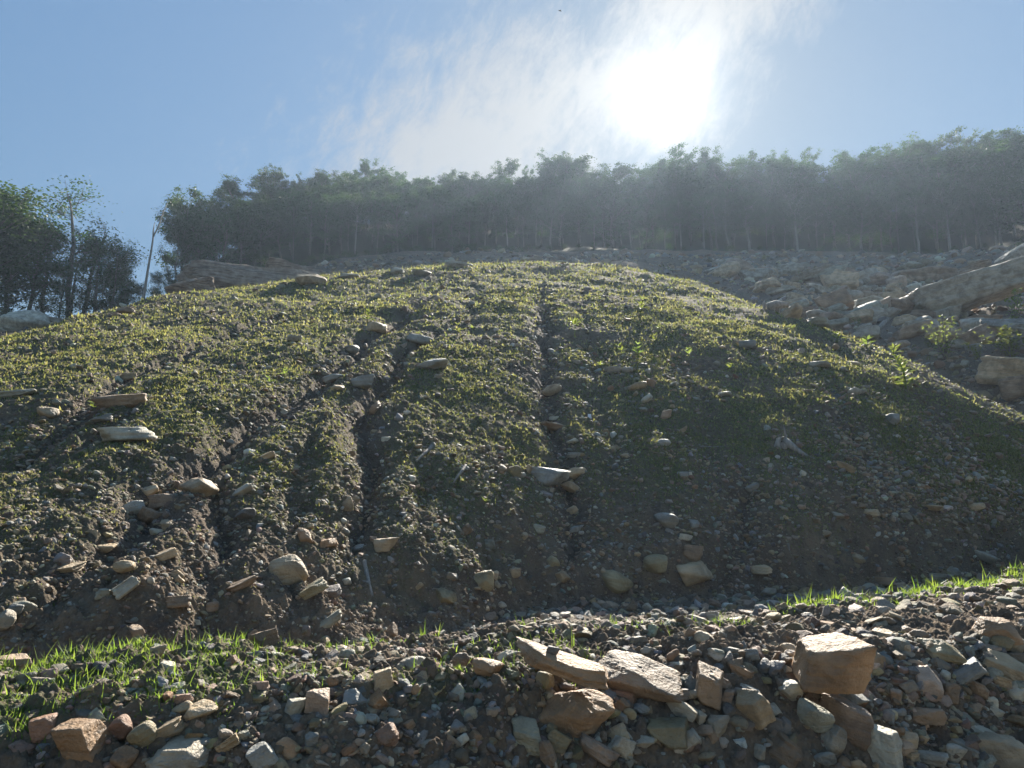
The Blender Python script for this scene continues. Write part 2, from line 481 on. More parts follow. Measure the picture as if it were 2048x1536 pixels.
def grass_mask(x, y, msk=None):
    if msk is None: msk = rills(x, y)[1]
    t = station_t(x, y); c = cpx(x, y)
    n = fbm(x * .55, y * .55, 4, 101, .6)
    n2 = fbm(x * 2.2, y * 2.2, 3, 111, .6)
    slope = smooth(K_SC - .3, K_SC + .5, t) * (1 - smooth(K_CR + .0, K_CR + .5, t))
    up = smooth(K_SC, K_CR - 1.5, t)
    low = .62 + .2 * up + .48 * n + .34 * n2
    low = low - .10 * smooth(1450, 1650, c) * smooth(K_CR - 1.6, K_SC + .3, t) 
    g = slope * np.clip(low, 0, 1) * (1 - .95 * msk)
    g = g * (1 - .75 * smooth(1680, 1900, c) * smooth(K_CR - 3, K_CR - 1, t))
    # terrace: a few thin streaks
    g = np.maximum(g, .35 * smooth(K_CR + .6, K_CR + 1, t) * (1 - smooth(K_CR + 3, K_CR + 3.6, t)) * smooth(.15, .7, n + .3 * n2) )
    # berm top: dense at the left, thin in the middle, a strip along the back at the right
    bt = smooth(K_BF - 1.3, K_BF - .4, t) * (1 - smooth(K_BT + .15, K_BT + .5, t))
    left = (1 - smooth(420, 720, c)) * smooth(-1.1, -.2, .5 * n + .6 * n2)
    mid = .55 * smooth(-.3, .4, n + .6 * n2) * (1 - smooth(1000, 1500, c))
    strip = smooth(K_BT - .45, K_BT - .2, t) * (1 - smooth(K_BT + .1, K_BT + .4, t)) 
    right = strip * smooth(1300, 1500, c) * smooth(-.8, -.1, .6 * n + .7 * n2) * 1.0
    midb = .5 * strip * smooth(-.3, .3, n2 + n)
    g = np.maximum(g, bt * np.maximum.reduce([left, mid, right, midb]))
    return g

# ---------------------------------------------------------------- materials
class NT:
    def __init__(s, name):
        s.m = bpy.data.materials.new(name); s.m.use_nodes = True
        s.t = s.m.node_tree; s.t.nodes.clear()
        s.out = s.n('OutputMaterial')
    def n(s, t, **kw):
        n = s.t.nodes.new('ShaderNode' + t)
        for k, v in kw.items(): setattr(n, k, v)
        return n
    def l(s, a, b): s.t.links.new(a, b)
    def set(s, sock, v):
        if isinstance(v, bpy.types.NodeSocket): s.l(v, sock)
        elif isinstance(v, (tuple, list)) and len(v) == 3 and sock.type == 'RGBA': sock.default_value = (*v, 1)
        else: sock.default_value = v
    def math(s, op, a, b=0.0, clamp=False):
        n = s.n('Math', operation=op, use_clamp=clamp); s.set(n.inputs[0], a); s.set(n.inputs[1], b); return n.outputs[0]
    def mix(s, f, a, b, blend='MIX'):
        n = s.n('Mix', data_type='RGBA', blend_type=blend); s.set(n.inputs[0], f); s.set(n.inputs[6], a); s.set(n.inputs[7], b); return n.outputs[2]
    def noise(s, vec, scale, detail=4, rough=.55, dist=0.0):
        n = s.n('TexNoise'); n.inputs['Scale'].default_value = scale; n.inputs['Detail'].default_value = detail
        n.inputs['Roughness'].default_value = rough; n.inputs['Distortion'].default_value = dist
        if vec is not None: s.l(vec, n.inputs['Vector'])
        return n.outputs[0]
    def ramp(s, f, a, b):
        n = s.n('MapRange', interpolation_type='SMOOTHSTEP'); s.set(n.inputs[0], f)
        n.inputs[1].default_value = a; n.inputs[2].default_value = b; return n.outputs[0]
    def attr(s, name, out='Fac'):
        n = s.n('Attribute', attribute_name=name); return n.outputs[out]
    def pos(s): return s.n('NewGeometry').outputs['Position']
    def obj(s): return s.n('TexCoord').outputs['Object']
    def bump(s, h, dist, strength=1.0):
        n = s.n('Bump'); s.set(n.inputs['Height'], h); n.inputs['Distance'].default_value = dist; n.inputs['Strength'].default_value = strength
        return n.outputs[0]
    def bsdf(s, col, rough=.85, nor=None, spec=.3):
        b = s.n('BsdfPrincipled'); s.set(b.inputs['Base Color'], col); s.set(b.inputs['Roughness'], rough)
        b.inputs['Specular IOR Level'].default_value = spec
        if nor is not None: s.l(nor, b.inputs['Normal'])
        return b.outputs[0]

def mat_ground():
    s = NT('ground_soil')
    p = s.pos()
    n1 = s.noise(p, .9, 5); n2 = s.noise(p, 5, 5, .65); n3 = s.noise(p, 34, 4, .7)
    soil = s.mix(s.ramp(n1, .35, .65), (.170, .125, .083), (.25, .19, .128))
    soil = s.mix(s.ramp(n2, .4, .7), soil, (.115, .092, .072))
    soil = s.mix(s.math('MULTIPLY', s.ramp(n3, .52, .75), .6), soil, (.32, .265, .20))
    soil = s.mix(s.attr('wash'), soil, s.mix(s.ramp(n2, .3, .7), (.090, .074, .060), (.19, .15, .112)))
    grav = s.mix(s.ramp(n3, .35, .65), (.105, .088, .07), (.25, .215, .175))
    soil = s.mix(s.math('MULTIPLY', s.attr('gravel'), .8), soil, grav)
    soil = s.mix(s.attr('bounce_ground'), soil, s.mix(s.ramp(n2, .3, .7), (.36, .31, .24), (.46, .40, .32)))  # pale ground near the camera, added unseen to bounce sunlight onto the bank
    gm = s.math('MULTIPLY', s.attr('green'), s.ramp(s.noise(p, 14, 4, .7), .36, .60))
    col = s.mix(s.math('MULTIPLY', gm, .85), soil, s.mix(s.ramp(n2, .35, .65), (.085, .110, .050), (.140, .160, .080)))
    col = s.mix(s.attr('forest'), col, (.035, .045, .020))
    h = s.math('ADD', s.noise(p, 22, 6, .75), s.math('MULTIPLY', s.noise(p, 95, 3, .7), .35))
    vo = s.n('TexVoronoi'); vo.inputs['Scale'].default_value = 42; s.l(p, vo.inputs['Vector'])
    h = s.math('SUBTRACT', h, s.math('MULTIPLY', vo.outputs['Distance'], .5))
    s.l(s.bsdf(col, .95, s.bump(h, .03), .15), s.out.inputs[0])
    return s.m

PAL = {  # base colours of the stones
    'orange': (.34, .225, .14), 'tan': (.41, .33, .235), 'brown': (.27, .20, .145), 'grey': (.33, .312, .28),
    'pale': (.50, .48, .435), 'blue': (.27, .29, .305), 'olive': (.27, .235, .15), 'pink': (.34, .26, .21),
    'dark': (.14, .142, .148), 'green': (.295, .30, .26), 'purple': (.225, .21, .225), 'red': (.27, .165, .12),
    'white': (.66, .66, .64),
}
PAL = {k: (r * 1.05, g, b * .86) for k, (r, g, b) in PAL.items()}
def mat_stone(key):
    s = NT(key + '_stone')
    c = PAL[key]
    oi = s.n('ObjectInfo')
    tc = s.n('TexCoord').outputs['Object']
    off = s.n('VectorMath', operation='ADD'); s.l(tc, off.inputs[0])
    sc = s.n('VectorMath', operation='SCALE'); s.l(oi.outputs['Random'], sc.inputs['Scale']); sc.inputs[0].default_value = (37, 91, 53)
    s.l(sc.outputs[0], off.inputs[1]); p = off.outputs[0]
    var = s.math('MULTIPLY_ADD' if False else 'ADD', .82, s.math('MULTIPLY', oi.outputs['Random'], .36))
    n1 = s.noise(p, 3.0, 6, .62, .4); n2 = s.noise(p, 14, 6, .7); n3 = s.noise(p, 60, 3, .6)
    mp = s.n('Mapping'); s.l(p, mp.inputs[0]); mp.inputs['Scale'].default_value = (1.2, 1.2, 16)
    st = s.noise(mp.outputs[0], 1.5, 5, .6, .6)
    dk = tuple(x * .62 for x in c); lt = tuple(min(.7, x * 1.35 + .02) for x in c)
    warm = (c[0] * 1.05 + .03, c[1] * .92 + .012, c[2] * .7)
    col = s.mix(s.ramp(n1, .35, .66), dk, lt)
    col = s.mix(s.math('MULTIPLY', s.ramp(st, .42, .62), .4), col, warm)
    col = s.mix(s.math('MULTIPLY', s.ramp(n2, .55, .75), .45), col, dk)
    col = s.mix(s.math('MULTIPLY', s.ramp(n3, .6, .75), .35), col, lt)
    # soil dust caught in patches
    col = s.mix(s.math('MULTIPLY', s.ramp(s.noise(p, 5, 5, .7), .5, .72), .55), col, (.21, .155, .10))
    col = s.mix(1.0, col, s.n('CombineXYZ').outputs[0], 'MIX') if False else col
    m2 = s.n('VectorMath', operation='SCALE'); s.l(col, m2.inputs[0]); s.l(var, m2.inputs['Scale'])
    h = s.math('ADD', s.math('MULTIPLY', n2, .6), s.math('ADD', s.math('MULTIPLY', st, .5), s.math('MULTIPLY', n3, .3)))
    s.l(s.bsdf(m2.outputs[0], .62, s.bump(h, .05), .5), s.out.inputs[0])
    return s.m

def mat_pebbles():
    s = NT('loose_stones')
    c = s.attr('col', 'Color'); p = s.pos()
    col = s.mix(s.ramp(s.noise(p, 30, 4, .7), .45, .7), c, s.mix(.5, c, (.13, .095, .065)))
    s.l(s.bsdf(col, .7, s.bump(s.noise(p, 60, 5, .7), .02), .4), s.out.inputs[0])
    return s.m

def mat_leaf(name, c1, c2, trans=.5, attr=None, rough=.55):
    s = NT(name)
    oi = s.n('ObjectInfo')
    if attr: f = s.attr(attr)
    else: f = s.noise(s.pos(), 1.3, 3)
    col = s.mix(f if attr else s.ramp(f, .3, .7), c1, c2)
    hs = s.n('HueSaturation'); s.l(col, hs.inputs['Color'])
    s.l(s.math('ADD', .48, s.math('MULTIPLY', oi.outputs['Random'], .035)), hs.inputs['Hue'])
    s.l(s.math('ADD', .8, s.math('MULTIPLY', oi.outputs['Random'], .4)), hs.inputs['Value'])
    d = s.bsdf(hs.outputs[0], rough, None, .25)
    t = s.n('BsdfTranslucent'); tc = s.n('Mix', data_type='RGBA', blend_type='MULTIPLY'); tc.inputs[0].default_value = 1
    s.l(hs.outputs[0], tc.inputs[6]); tc.inputs[7].default_value = (2.1, 1.95, 1.1, 1)
    s.l(tc.outputs[2], t.inputs[0])
    mx = s.n('MixShader'); mx.inputs[0].default_value = trans; s.l(d, mx.inputs[1]); s.l(t.outputs[0], mx.inputs[2])
    s.l(mx.outputs[0], s.out.inputs[0])
    return s.m

def mat_bark(name, c, c2):
    s = NT(name)
    mp = s.n('Mapping'); s.l(s.obj(), mp.inputs[0]); mp.inputs['Scale'].default_value = (6, 6, 1.2)
    n = s.noise(mp.outputs[0], 3, 6, .65)
    s.l(s.bsdf(s.mix(s.ramp(n, .35, .65), c, c2), .85, s.bump(n, .02), .2), s.out.inputs[0])
    return s.m

def mat_outcrop():
    s = NT('layered_rock')
    p = s.obj()
    mp = s.n('Mapping'); s.l(p, mp.inputs[0]); mp.inputs['Scale'].default_value = (.5, .5, 7)
    st = s.noise(mp.outputs[0], 1.2, 6, .6, .8); n = s.noise(p, 2.5, 7, .65)
    col = s.mix(s.ramp(n, .35, .65), (.28, .215, .16), (.46, .37, .28))
    col = s.mix(s.math('MULTIPLY', s.ramp(st, .5, .62), .7), col, (.10, .08, .065))
    s.l(s.bsdf(col, .85, s.bump(s.math('ADD', st, s.math('MULTIPLY', n, .5)), .25), .25), s.out.inputs[0])
    return s.m

M_GROUND = mat_ground()
M_ST = {k: mat_stone(k) for k in PAL}
M_PEB = mat_pebbles()
M_GRASS = mat_leaf('grass_blades', (.090, .118, .052), (.215, .205, .115), .45, 'tint')
M_BANKGRASS = mat_leaf('bank_grass_blades', (.085, .150, .030), (.170, .225, .060), .55, 'tint')
M_WEED = mat_leaf('weed_leaves', (.085, .125, .040), (.145, .185, .065), .5)
M_TREE = mat_leaf('tree_leaves', (.020, .052, .018), (.044, .086, .026), .36, 'tint')
M_BARK = mat_bark('tree_bark', (.10, .085, .07), (.22, .20, .17))
M_PALEBARK = mat_bark('pale_bark', (.20, .185, .16), (.36, .34, .30))
M_DEAD = mat_bark('weathered_wood', (.22, .20, .17), (.36, .335, .29))
M_OUT = mat_outcrop()

ground = build_ground(M_GROUND)

# ---------------------------------------------------------------- stones
def ico(sub):
    import bmesh
    bm = bmesh.new(); bmesh.ops.create_icosphere(bm, subdivisions=sub, radius=1)
    v = np.array([q.co[:] for q in bm.verts]); f = np.array([[w.index for w in q.verts] for q in bm.faces]); bm.free()
    return v, f
ICO = {k: ico(k) for k in (1, 2, 3, 4, 5)}

def noise3(v, sc, s=0):
    x, y, z = v[:, 0] * sc, v[:, 1] * sc, v[:, 2] * sc
    return (fbm(x + .7 * z, y - .3 * z, 3, s) + fbm(y + 5.1, z + .5 * x, 3, s + 5) + fbm(z + 9.3, x - .4 * y, 3, s + 11)) / 3

def rock_shape(kind, sub, r, seed, rough=1.0):
    """unit sized rock: a rounded intersection of a few jittered planes"""
    U, Fc = ICO[sub]
    r = np.random.default_rng(seed)
    ax = []
    q, _ = np.linalg.qr(r.normal(size=(3, 3)))
    if kind in ('block', 'slab'): q = np.eye(3) + r.normal(size=(3, 3)) * (.14 if kind == 'block' else .08)
    for i in range(3):
        for s_ in (1, -1):
            n = q[i] * s_ + r.normal(size=3) * (.16 if kind != 'round' else .25); n /= np.linalg.norm(n)
            ax.append((n, 1.0 * r.uniform(.85, 1.1)))
    extra = {'block': 4, 'slab': 6, 'round': 14, 'wedge': 8}[kind]
    for i in range(extra):
        n = r.normal(size=3)
        if kind == 'slab': n[2] *= .35
        n /= np.linalg.norm(n)
        ax.append((n, r.uniform(.92, 1.25) if kind == 'block' else r.uniform(.78, 1.12)))
    if kind == 'wedge':
        for i in range(3):
            n = np.array([r.uniform(-1, 1), r.uniform(-.6, .2), .75]); n /= np.linalg.norm(n); ax.append((n, .55))
    N_ = np.array([a for a, b in ax]); D_ = np.array([b for a, b in ax])
    p = {'block': 34, 'slab': 24, 'round': 10, 'wedge': 34}[kind]
    g = np.maximum(U @ N_.T / D_, 1e-4)
    rad = (g ** p).sum(1) ** (-1 / p)
    v = U * rad[:, None]
    v = v / np.abs(v).max(0)
    a = .045 * rough
    v = v * (1 + a * 1.6 * noise3(U, 1.6, seed % 97)[:, None] + a * .8 * noise3(U, 4.5, seed % 89)[:, None])
    if sub >= 4: v = v - U * (.035 * rough * np.maximum(0, noise3(U, 7, seed % 71) - .12))[:, None]
    if sub >= 4: v = v * (1 + a * .45 * noise3(U, 12, seed % 83)[:, None])
    if kind == 'slab' and sub >= 4:
        v[:, 2] += .035 * np.sin(v[:, 2] * 17 + 3 * noise3(v, 1.2, 5)) 
        e = np.sin(v[:, 2] * 9 + 1.5 * noise3(v, 1.0, 7))
        v[:, :2] *= (1 + .03 * np.sign(e) * np.abs(e) ** .5)[:, None]
    return v / np.abs(v).max(0), Fc

CN = {'o': 'orange', 't': 'tan', 'n': 'brown', 'g': 'grey', 'l': 'pale', 'u': 'blue', 'v': 'olive', 'p': 'pink', 'd': 'dark', 'e': 'green', 'x': 'purple', 'r': 'red', 'w': 'white'}
CW = {'orange': 'rusty orange', 'tan': 'tan', 'brown': 'brown', 'grey': 'grey', 'pale': 'pale grey', 'blue': 'blue-grey', 'olive': 'olive', 'pink': 'pinkish brown',
      'dark': 'dark slate', 'green': 'greenish grey', 'purple': 'purplish grey', 'red': 'reddish brown', 'white': 'white'}
KN = {'b': 'block', 's': 'slab', 'r': 'round', 'w': 'wedge'}
KW = {'block': 'blocky', 'slab': 'flat', 'round': 'rounded', 'wedge': 'pointed'}

stone_n = 0
def make_stone(name, x, y, zc, w, h, dep, kind, colour, roll=0.0, yaw=0.0, pitch=0.0, az=0.0, sub=3, seed=None, mat=None, rough=1.0):
    global stone_n
    stone_n += 1
    v, f = rock_shape(kind, sub, None, seed if seed is not None else 1000 + stone_n * 7, rough)
    v = v * np.array([w / 2, dep / 2, h / 2])
    big = sub >= 3
    o = mesh_np(name, v, f, mat or M_ST[colour], smooth=big)
    if big:
        o.data.polygons.foreach_set('use_smooth', np.ones(len(f), bool))
    o.location = (x, y, zc)
    M = Matrix.Rotation(-az, 4, 'Z') @ Matrix.Rotation(roll, 4, 'Y') @ Matrix.Rotation(pitch, 4, 'X') @ Matrix.Rotation(yaw, 4, 'Z')
    o.rotation_euler = M.to_euler()
    return o

# px py w h colour shape roll(deg, + = right end down) [| landmark name | own label]
STONES = """
155 1478 96 84 o b 3 | the dusty orange block at the lower left | rusty orange block with a dusty flat top, lower left of the bank
84 1465 44 42 r b 10
242 1462 42 52 r r 0
327 1465 58 30 t s -22 | the long tan stone on the lower left bank | long tan stone tilted up to the right, lower left of the bank
287 1483 44 42 v r -30
362 1519 142 50 g s -3 | the wide grey slab at the bottom edge | wide flat grey slab lying at the bottom edge of the bank
246 1524 46 36 o r 0
455 1490 46 30 t s -30
488 1483 26 18 e s -10
366 1419 36 26 t r -15
398 1427 58 38 t r -15 | the tan stone in the grass tuft | rounded tan stone with grass growing round it on the left bank
333 1339 28 22 l b 5
241 1338 26 16 g w 10
23 1335 54 24 n s 4
309 1309 46 34 t r -25 | the tan boulder in the left ditch | tan boulder half sunk in the ditch behind the left grass
272 1264 26 20 n b 0
392 1248 16 10 l s 0
251 1178 46 34 l s -38 | the tilted pale slab above the cut bank | pale grey slab tilted steeply at the top of the cut bank
8 1257 34 34 g r 10
29 1231 30 20 u b 0
43 1215 40 24 e r 0
208 1188 26 16 e s 0
301 1167 18 16 g r 0
355 1160 26 26 t w 0
482 1168 62 18 n s -22
356 1212 42 20 n s -5
424 1222 22 20 n b 0
627 1183 58 36 v s -28 | the long olive boulder beside the forked stick | long olive boulder left of the forked stick
663 1184 38 30 x b -20
693 1169 20 15 l r 0
840 1176 20 22 t w 0
896 1196 54 42 v w 25 | the squat olive boulder at the slope foot | squat olive boulder with a pointed top at the foot of the slope
904 1159 26 13 g s 8
968 1163 46 64 v w 28 | the tall leaning boulder | tall olive boulder leaning right at the foot of the slope
1003 1218 22 14 g r 0
863 1232 24 14 g s 8
657 1251 52 26 e s -30
612 1267 20 25 x w -20
533 1287 48 44 n b -15 | the square brown boulder in the ditch | square brown boulder standing in the left ditch
503 1284 18 26 n b 0
782 1262 28 42 n w 10 | the pointed brown stone in the cut bank | pointed brown stone sticking out of the cut bank
683 1302 40 25 t w 0
586 1305 36 20 n r 0
822 1333 66 38 g r -10 | the wide grey stone left of the big slabs | wide rounded grey stone on the bank top
972 1338 62 36 o r 12 | the golden tan stone | golden tan rounded stone on the bank, left of the orange tilted slab
978 1306 26 24 g w 0
1018 1312 48 32 l w -15
922 1327 34 44 n r 20
767 1368 48 54 t b -12 | the upright tan-grey stone | upright tan-grey angular stone above the blue-grey one
711 1402 58 46 u w 10 | the blue-grey peaked stone | blue-grey peaked stone on the middle of the bank
757 1408 48 48 o w 5 | the rusty peaked stone | rusty brown peaked stone touching the blue-grey one
635 1414 50 50 p b 10 | the pinkish block | pinkish brown block on the bank, left of the blue-grey stone
586 1425 48 38 l b 8 | the pale block | pale grey block beside the pinkish block
548 1417 32 30 p w 0
514 1399 34 20 v s 0
721 1371 30 22 p w 15
688 1371 20 30 t b 0
665 1368 26 22 o r 0
917 1386 28 28 l b -20
800 1404 24 28 d b 0
675 1432 28 20 p b 0
576 1501 56 42 o r 28 | the glossy orange-brown stone | rounded orange-brown stone tilted right at the bottom left
520 1517 52 42 u b -20
622 1493 22 34 u b 0
777 1472 50 42 r r 0 | the sunken red stone | reddish brown stone sunk in the soil of the bank
820 1455 25 22 o b -20
917 1459 30 30 d w 160
952 1488 30 28 o r 10
983 1485 26 20 v r 10
924 1485 18 28 l s 60
937 1445 22 18 g r 0
689 1455 22 16 e b 0
779 1528 17 26 l w 0
690 1530 22 20 g b 0
815 1381 19 17 x b 0
833 1386 20 18 o b -30
1099 1394 32 26 t w -15
1090 1370 40 40 v r 35
1053 1472 62 46 e s 8 | the big blue-green stone | blue-green flat stone below the sunken orange boulder
1117 1488 46 38 v b 20
1094 1515 30 46 n b -15
1251 1394 56 32 r s 12 | the red-brown shell-shaped stone | red-brown curved flat stone right of the sunken boulder
1292 1385 28 20 l r 0
1265 1376 18 9 d s 10
1348 1362 22 20 l r 0
1371 1363 20 20 t w 0
1419 1388 60 84 n b 2 | the tall brown block | tall upright brown block in the middle of the right bank
1363 1428 64 42 l b 15 | the white-topped block | pale block with a chalky top, left of the tall brown block
1338 1470 78 44 v b 0 | the mossy olive block | olive block with a flat sunlit top and a dark pit
1284 1485 48 38 g w -12
1244 1503 58 46 l b 12 | the pale stone at the bottom middle | pale grey angular stone at the bottom middle of the picture
1234 1470 42 34 t w 12
1208 1477 16 30 n r 0
1261 1430 24 22 v r 0
1280 1423 38 28 u r 15
1195 1512 76 46 p s 28 | the pinkish slab at the bottom | pinkish brown slab tilted right at the bottom edge
1362 1392 44 18 d s 0
1381 1393 20 36 g s 70
1482 1342 62 34 o s 28 | the long rusty stone | long rusty brown stone with its right end down
1498 1386 48 28 u s 25
1460 1307 52 22 g s 12
1429 1310 36 24 g b 25
1503 1311 32 26 u b 0
1279 1287 30 24 g b 0
1409 1280 40 26 t r 0
1383 1271 26 24 n r 0
1399 1434 24 32 g w 0
1460 1427 28 38 d w 25
1511 1431 64 72 t b -25 | the large grey-tan stone leaning left | large grey-tan stone leaning left, right of the tall brown block
1432 1452 42 42 g b 10
1424 1477 26 32 n w 0
1353 1500 30 32 g w 0
1383 1495 34 36 g s 50
1456 1396 26 26 p b 0
1478 1390 24 26 p b 10
1445 1372 36 24 p s 30
1223 1429 13 26 d b 0
1243 1424 26 24 n s 40
1243 1447 30 18 u s 20
1230 1174 72 54 v r 15 | the big olive boulder at the slope foot | big rounded olive boulder at the foot of the slope, centre
1386 1149 72 38 t b -3 | the wide tan boulder at the slope foot | wide tan boulder with a squared face at the foot of the slope
1124 1160 40 26 t w 10
1206 1142 18 14 t w 0
1170 1265 34 18 v w 0
1365 1238 24 26 n w 20
1399 1242 30 22 g b 20
1472 1245 34 12 l s 0
1344 1247 30 12 g s 15
1426 1236 28 22 u b 0
1577 1304 34 24 t r 5
1552 1294 22 20 t w 0
1685 1384 92 48 u b 32 | the long blue-grey block | long blue-grey block tilted down to the right, below the orange cube
1693 1447 86 76 p s 12 | the broad brown slab | broad pinkish brown slab wedged under the blue-grey block
1631 1452 66 62 e r -8 | the round pale green boulder | round pale greenish boulder left of the broad brown slab
1668 1490 46 50 g r 30
1754 1500 84 72 l b 0 | the big pale block at the bottom | big pale block with a flat chalky top at the bottom right
1861 1371 42 64 p w 2 | the pinkish pointed stone | upright pinkish stone pointed at top, right bank
1933 1343 66 46 u b -35 | the blue-grey block on the right bank | blue-grey block tilted up to the right on the right bank
2014 1341 78 52 t b 28 | the big tan block at the right edge | big tan-grey block tilted at the right edge
1890 1305 74 42 v w 10 | the olive peaked rock | broad olive peaked rock half in the soil at the right
1997 1268 66 38 o b 8 | the brown rock on the right bank top | brown flat-topped rock on the bank top at the right
2004 1515 88 52 t b -8 | the tan rock in the bottom right corner | lumpy tan rock in the bottom right corner
1580 1383 52 36 n s 20
1583 1400 46 40 l w 170 | the pale tooth-shaped stone | pale tooth-shaped stone under a brown flat one
1551 1343 34 28 x b 20
1572 1343 20 16 g b 20
1530 1340 30 30 d r 0
1901 1397 32 40 n b 10
1893 1370 19 18 l r 0
1858 1438 50 34 n b 10
1838 1432 36 26 p s 50
1570 1505 56 46 n s 30
1548 1460 34 34 d b 15
1572 1460 22 34 d b 15
1545 1420 36 20 l w 10
1521 1511 22 24 g b 0
1644 1530 44 28 u r 0
1690 1528 28 30 n w 0
1752 1321 40 36 t w -20
1810 1305 30 26 t r 30
1832 1303 12 14 l b 0
2006 1300 36 20 v s 3
2030 1298 32 28 g b 30
2036 1320 30 20 n b 0
1818 1407 26 18 l s 40
1928 1444 38 18 e s 30
1990 1439 26 20 l s 25
2035 1399 30 30 l r 0
2008 1378 30 22 t b 15
1984 1420 20 20 l b 0
1952 1377 48 24 n s 15
1970 1361 26 14 t s 30
1970 1397 18 22 n b 0
1816 1484 30 24 t b 0
1842 1476 24 16 t s 20
1861 1519 52 18 g s 3
1822 1520 26 14 t s 0
1913 1520 34 30 g b 0
1930 1498 44 20 g s 30
1965 1470 50 16 g s 28
1830 1359 22 16 d b 10
1793 1398 20 22 n b 0
1778 1438 26 24 u b 0
1801 1430 18 14 u b 0
1825 1510 22 16 t s 0
1695 1191 28 32 u w -10 | the upright blue block in the trench | upright blue-grey block in the stony trench at the right
1631 1249 20 26 r r 0
1837 1273 36 22 n r 10
1813 1267 26 16 n r -10
1765 1270 42 12 t s 3
1537 1187 28 16 g r 0
1589 1201 40 16 x s 0
1660 1203 28 12 n s 0
1735 1178 30 16 g r -20
1617 1232 24 14 g r 10
1770 1172 36 14 n s 0
1870 1166 36 12 g s 0
1905 1162 30 13 g s 0
1548 1208 26 14 u r 0
1500 1232 28 14 n r 0
1320 1230 28 14 g s 10
1255 1218 26 14 n s 20
1440 1200 28 13 g s 0
1480 1210 24 14 n r 0
1130 1232 26 13 g s 0
1090 1245 24 14 g b 0
1040 1258 26 14 t r 0
256 874 96 26 l s -6 | the long pale slab on the left slope | long pale grey flat slab lying on the left slope
256 803 98 24 n s -5 | the long brown slab on the left slope | long brown flat slab on the left slope
256 760 28 13 t s -5
31 790 62 14 l s -8
400 971 68 40 t w 5 | the sunken tan slab | tan triangular slab half sunk under the tussock
263 1022 46 30 u r -14 | the blue-grey stone in the hollow | blue-grey stone lying in the dark hollow
328 1003 46 30 p b -6
301 990 30 22 t b -20
298 1036 30 42 n s -60
482 984 46 22 l s -38 | the long pale stone | long pale stone tilted up to the right, lower left slope
492 1028 36 22 d r 5
530 915 34 16 t s -25
496 905 24 15 l r 10
567 826 24 14 l b 10
574 1144 72 58 t r -5 | the big beige boulder sunk in the slope | big beige boulder half buried at the foot of the slope
249 1137 36 26 t r -10
328 1120 42 22 t b -15
352 1154 26 26 t w 0
137 1145 46 15 t s -3
123 1124 26 28 x w -10
335 1052 28 24 t w 0
314 1066 26 15 l b 15
184 1072 20 16 t b 0
96 826 38 18 t r 5
198 840 42 14 g s -15
205 1100 40 12 t s 0
560 1112 16 18 l b 0
608 1072 22 38 o w -20
652 1090 40 24 o b -15
673 755 48 16 u s -8 | the left blue-grey flake | blue-grey flat stone in the rill, left of the layered one
677 778 28 11 t s -3
725 768 54 28 u s -4 | the layered blue stone | layered blue-grey stone in the washed-out rill
867 732 64 28 u w 170 | the smooth grey slab above the rill | smooth light grey slab lying right of the rill
706 707 36 20 g r -10
832 682 62 18 u s 4 | the upper grey slab | flat grey slab high in the rill
750 659 44 18 t s 0
1106 780 42 30 t r -25 | the round tan stone in the gully | round tan stone in the centre gully
1108 856 62 18 n s 3
1108 842 28 10 l s 0 | the small pale stone on the ledge | small pale stone resting on a brown ledge stone
1092 956 90 38 u s 4 | the big grey slab in mid slope | big smooth grey slab in the middle of the slope
1153 949 46 24 t r -4 | the tan stone beside the big grey slab | tan stone touching the right end of the big grey slab
1146 978 42 30 t r 35
1094 990 36 16 x s 12
1149 886 32 14 l w 0
1149 910 32 10 g s 0
1142 1023 16 26 t s 60
1152 1061 30 16 u b 0
1077 1066 28 18 e r 0
1048 1071 17 22 t w 0
980 1093 24 22 e b 0
1029 1155 22 24 t b 10
1105 1126 30 36 v w 20
989 1155 16 22 t b 20
766 1090 54 32 t s 5 | the flat tan slab low on the slope | flat tan slab embedded low on the slope
717 1098 30 18 u r -10
694 1018 26 32 t r 10
691 1066 16 14 g r 0
685 1045 18 14 l w 0
1005 939 20 19 t r 0
1057 939 20 18 t r 0
1030 945 30 26 v r 0
1045 952 15 12 g r 0
1294 802 14 26 l s 55
1292 823 28 13 e r 20
1327 886 28 16 u r -10
1337 1043 52 32 u r 0 | the grey stone above the tan boulder | rounded grey stone low on the slope, right of centre
1275 774 36 18 t b -10
1300 768 26 16 n b 0
770 883 20 11 l s 0
824 961 14 16 l b 0
814 827 8 14 w s 70 | the white chip | small white stone chip standing on end by the rill
807 1036 18 8 w s -45
749 821 34 24 n s -50
1312 1136 48 36 v r -10 | the dim olive boulder | dim olive boulder between the two big ones at the slope foot
1252 915 22 14 t w 0
934 1062 24 20 n s -40
798 987 14 10 t b 0
1388 1061 24 14 u s 5
1373 1080 26 13 l s 10
1389 1113 36 30 n b 10
1526 1140 42 14 t s 3
1713 1120 30 20 t w 0
1650 1069 24 12 t r 0
1680 1036 28 18 g w 10
1811 1036 22 12 u r 0
1742 1032 30 12 t s 0
1866 1029 38 10 t s 3
1506 980 16 24 u s 60
1787 840 26 26 u b 0 | the blue-grey stone on the shaded slope | square blue-grey stone on the shaded right slope
1713 783 34 20 g b 20
1705 729 28 11 t s 0
1694 935 42 18 t s 25
1366 861 22 14 t s -30
1333 833 26 18 p b 0
1366 952 28 12 u s 0
1379 952 12 8 l b 0
1950 1023 32 12 t s 0
1968 1131 52 22 g s 28
1560 880 20 10 g b 0
1450 790 26 10 g s 0
1230 740 40 14 g s 0
1495 690 34 18 u s 0
1255 742 22 12 g b 0
590 680 30 12 l s 0
1640 730 36 12 g s 0
"""

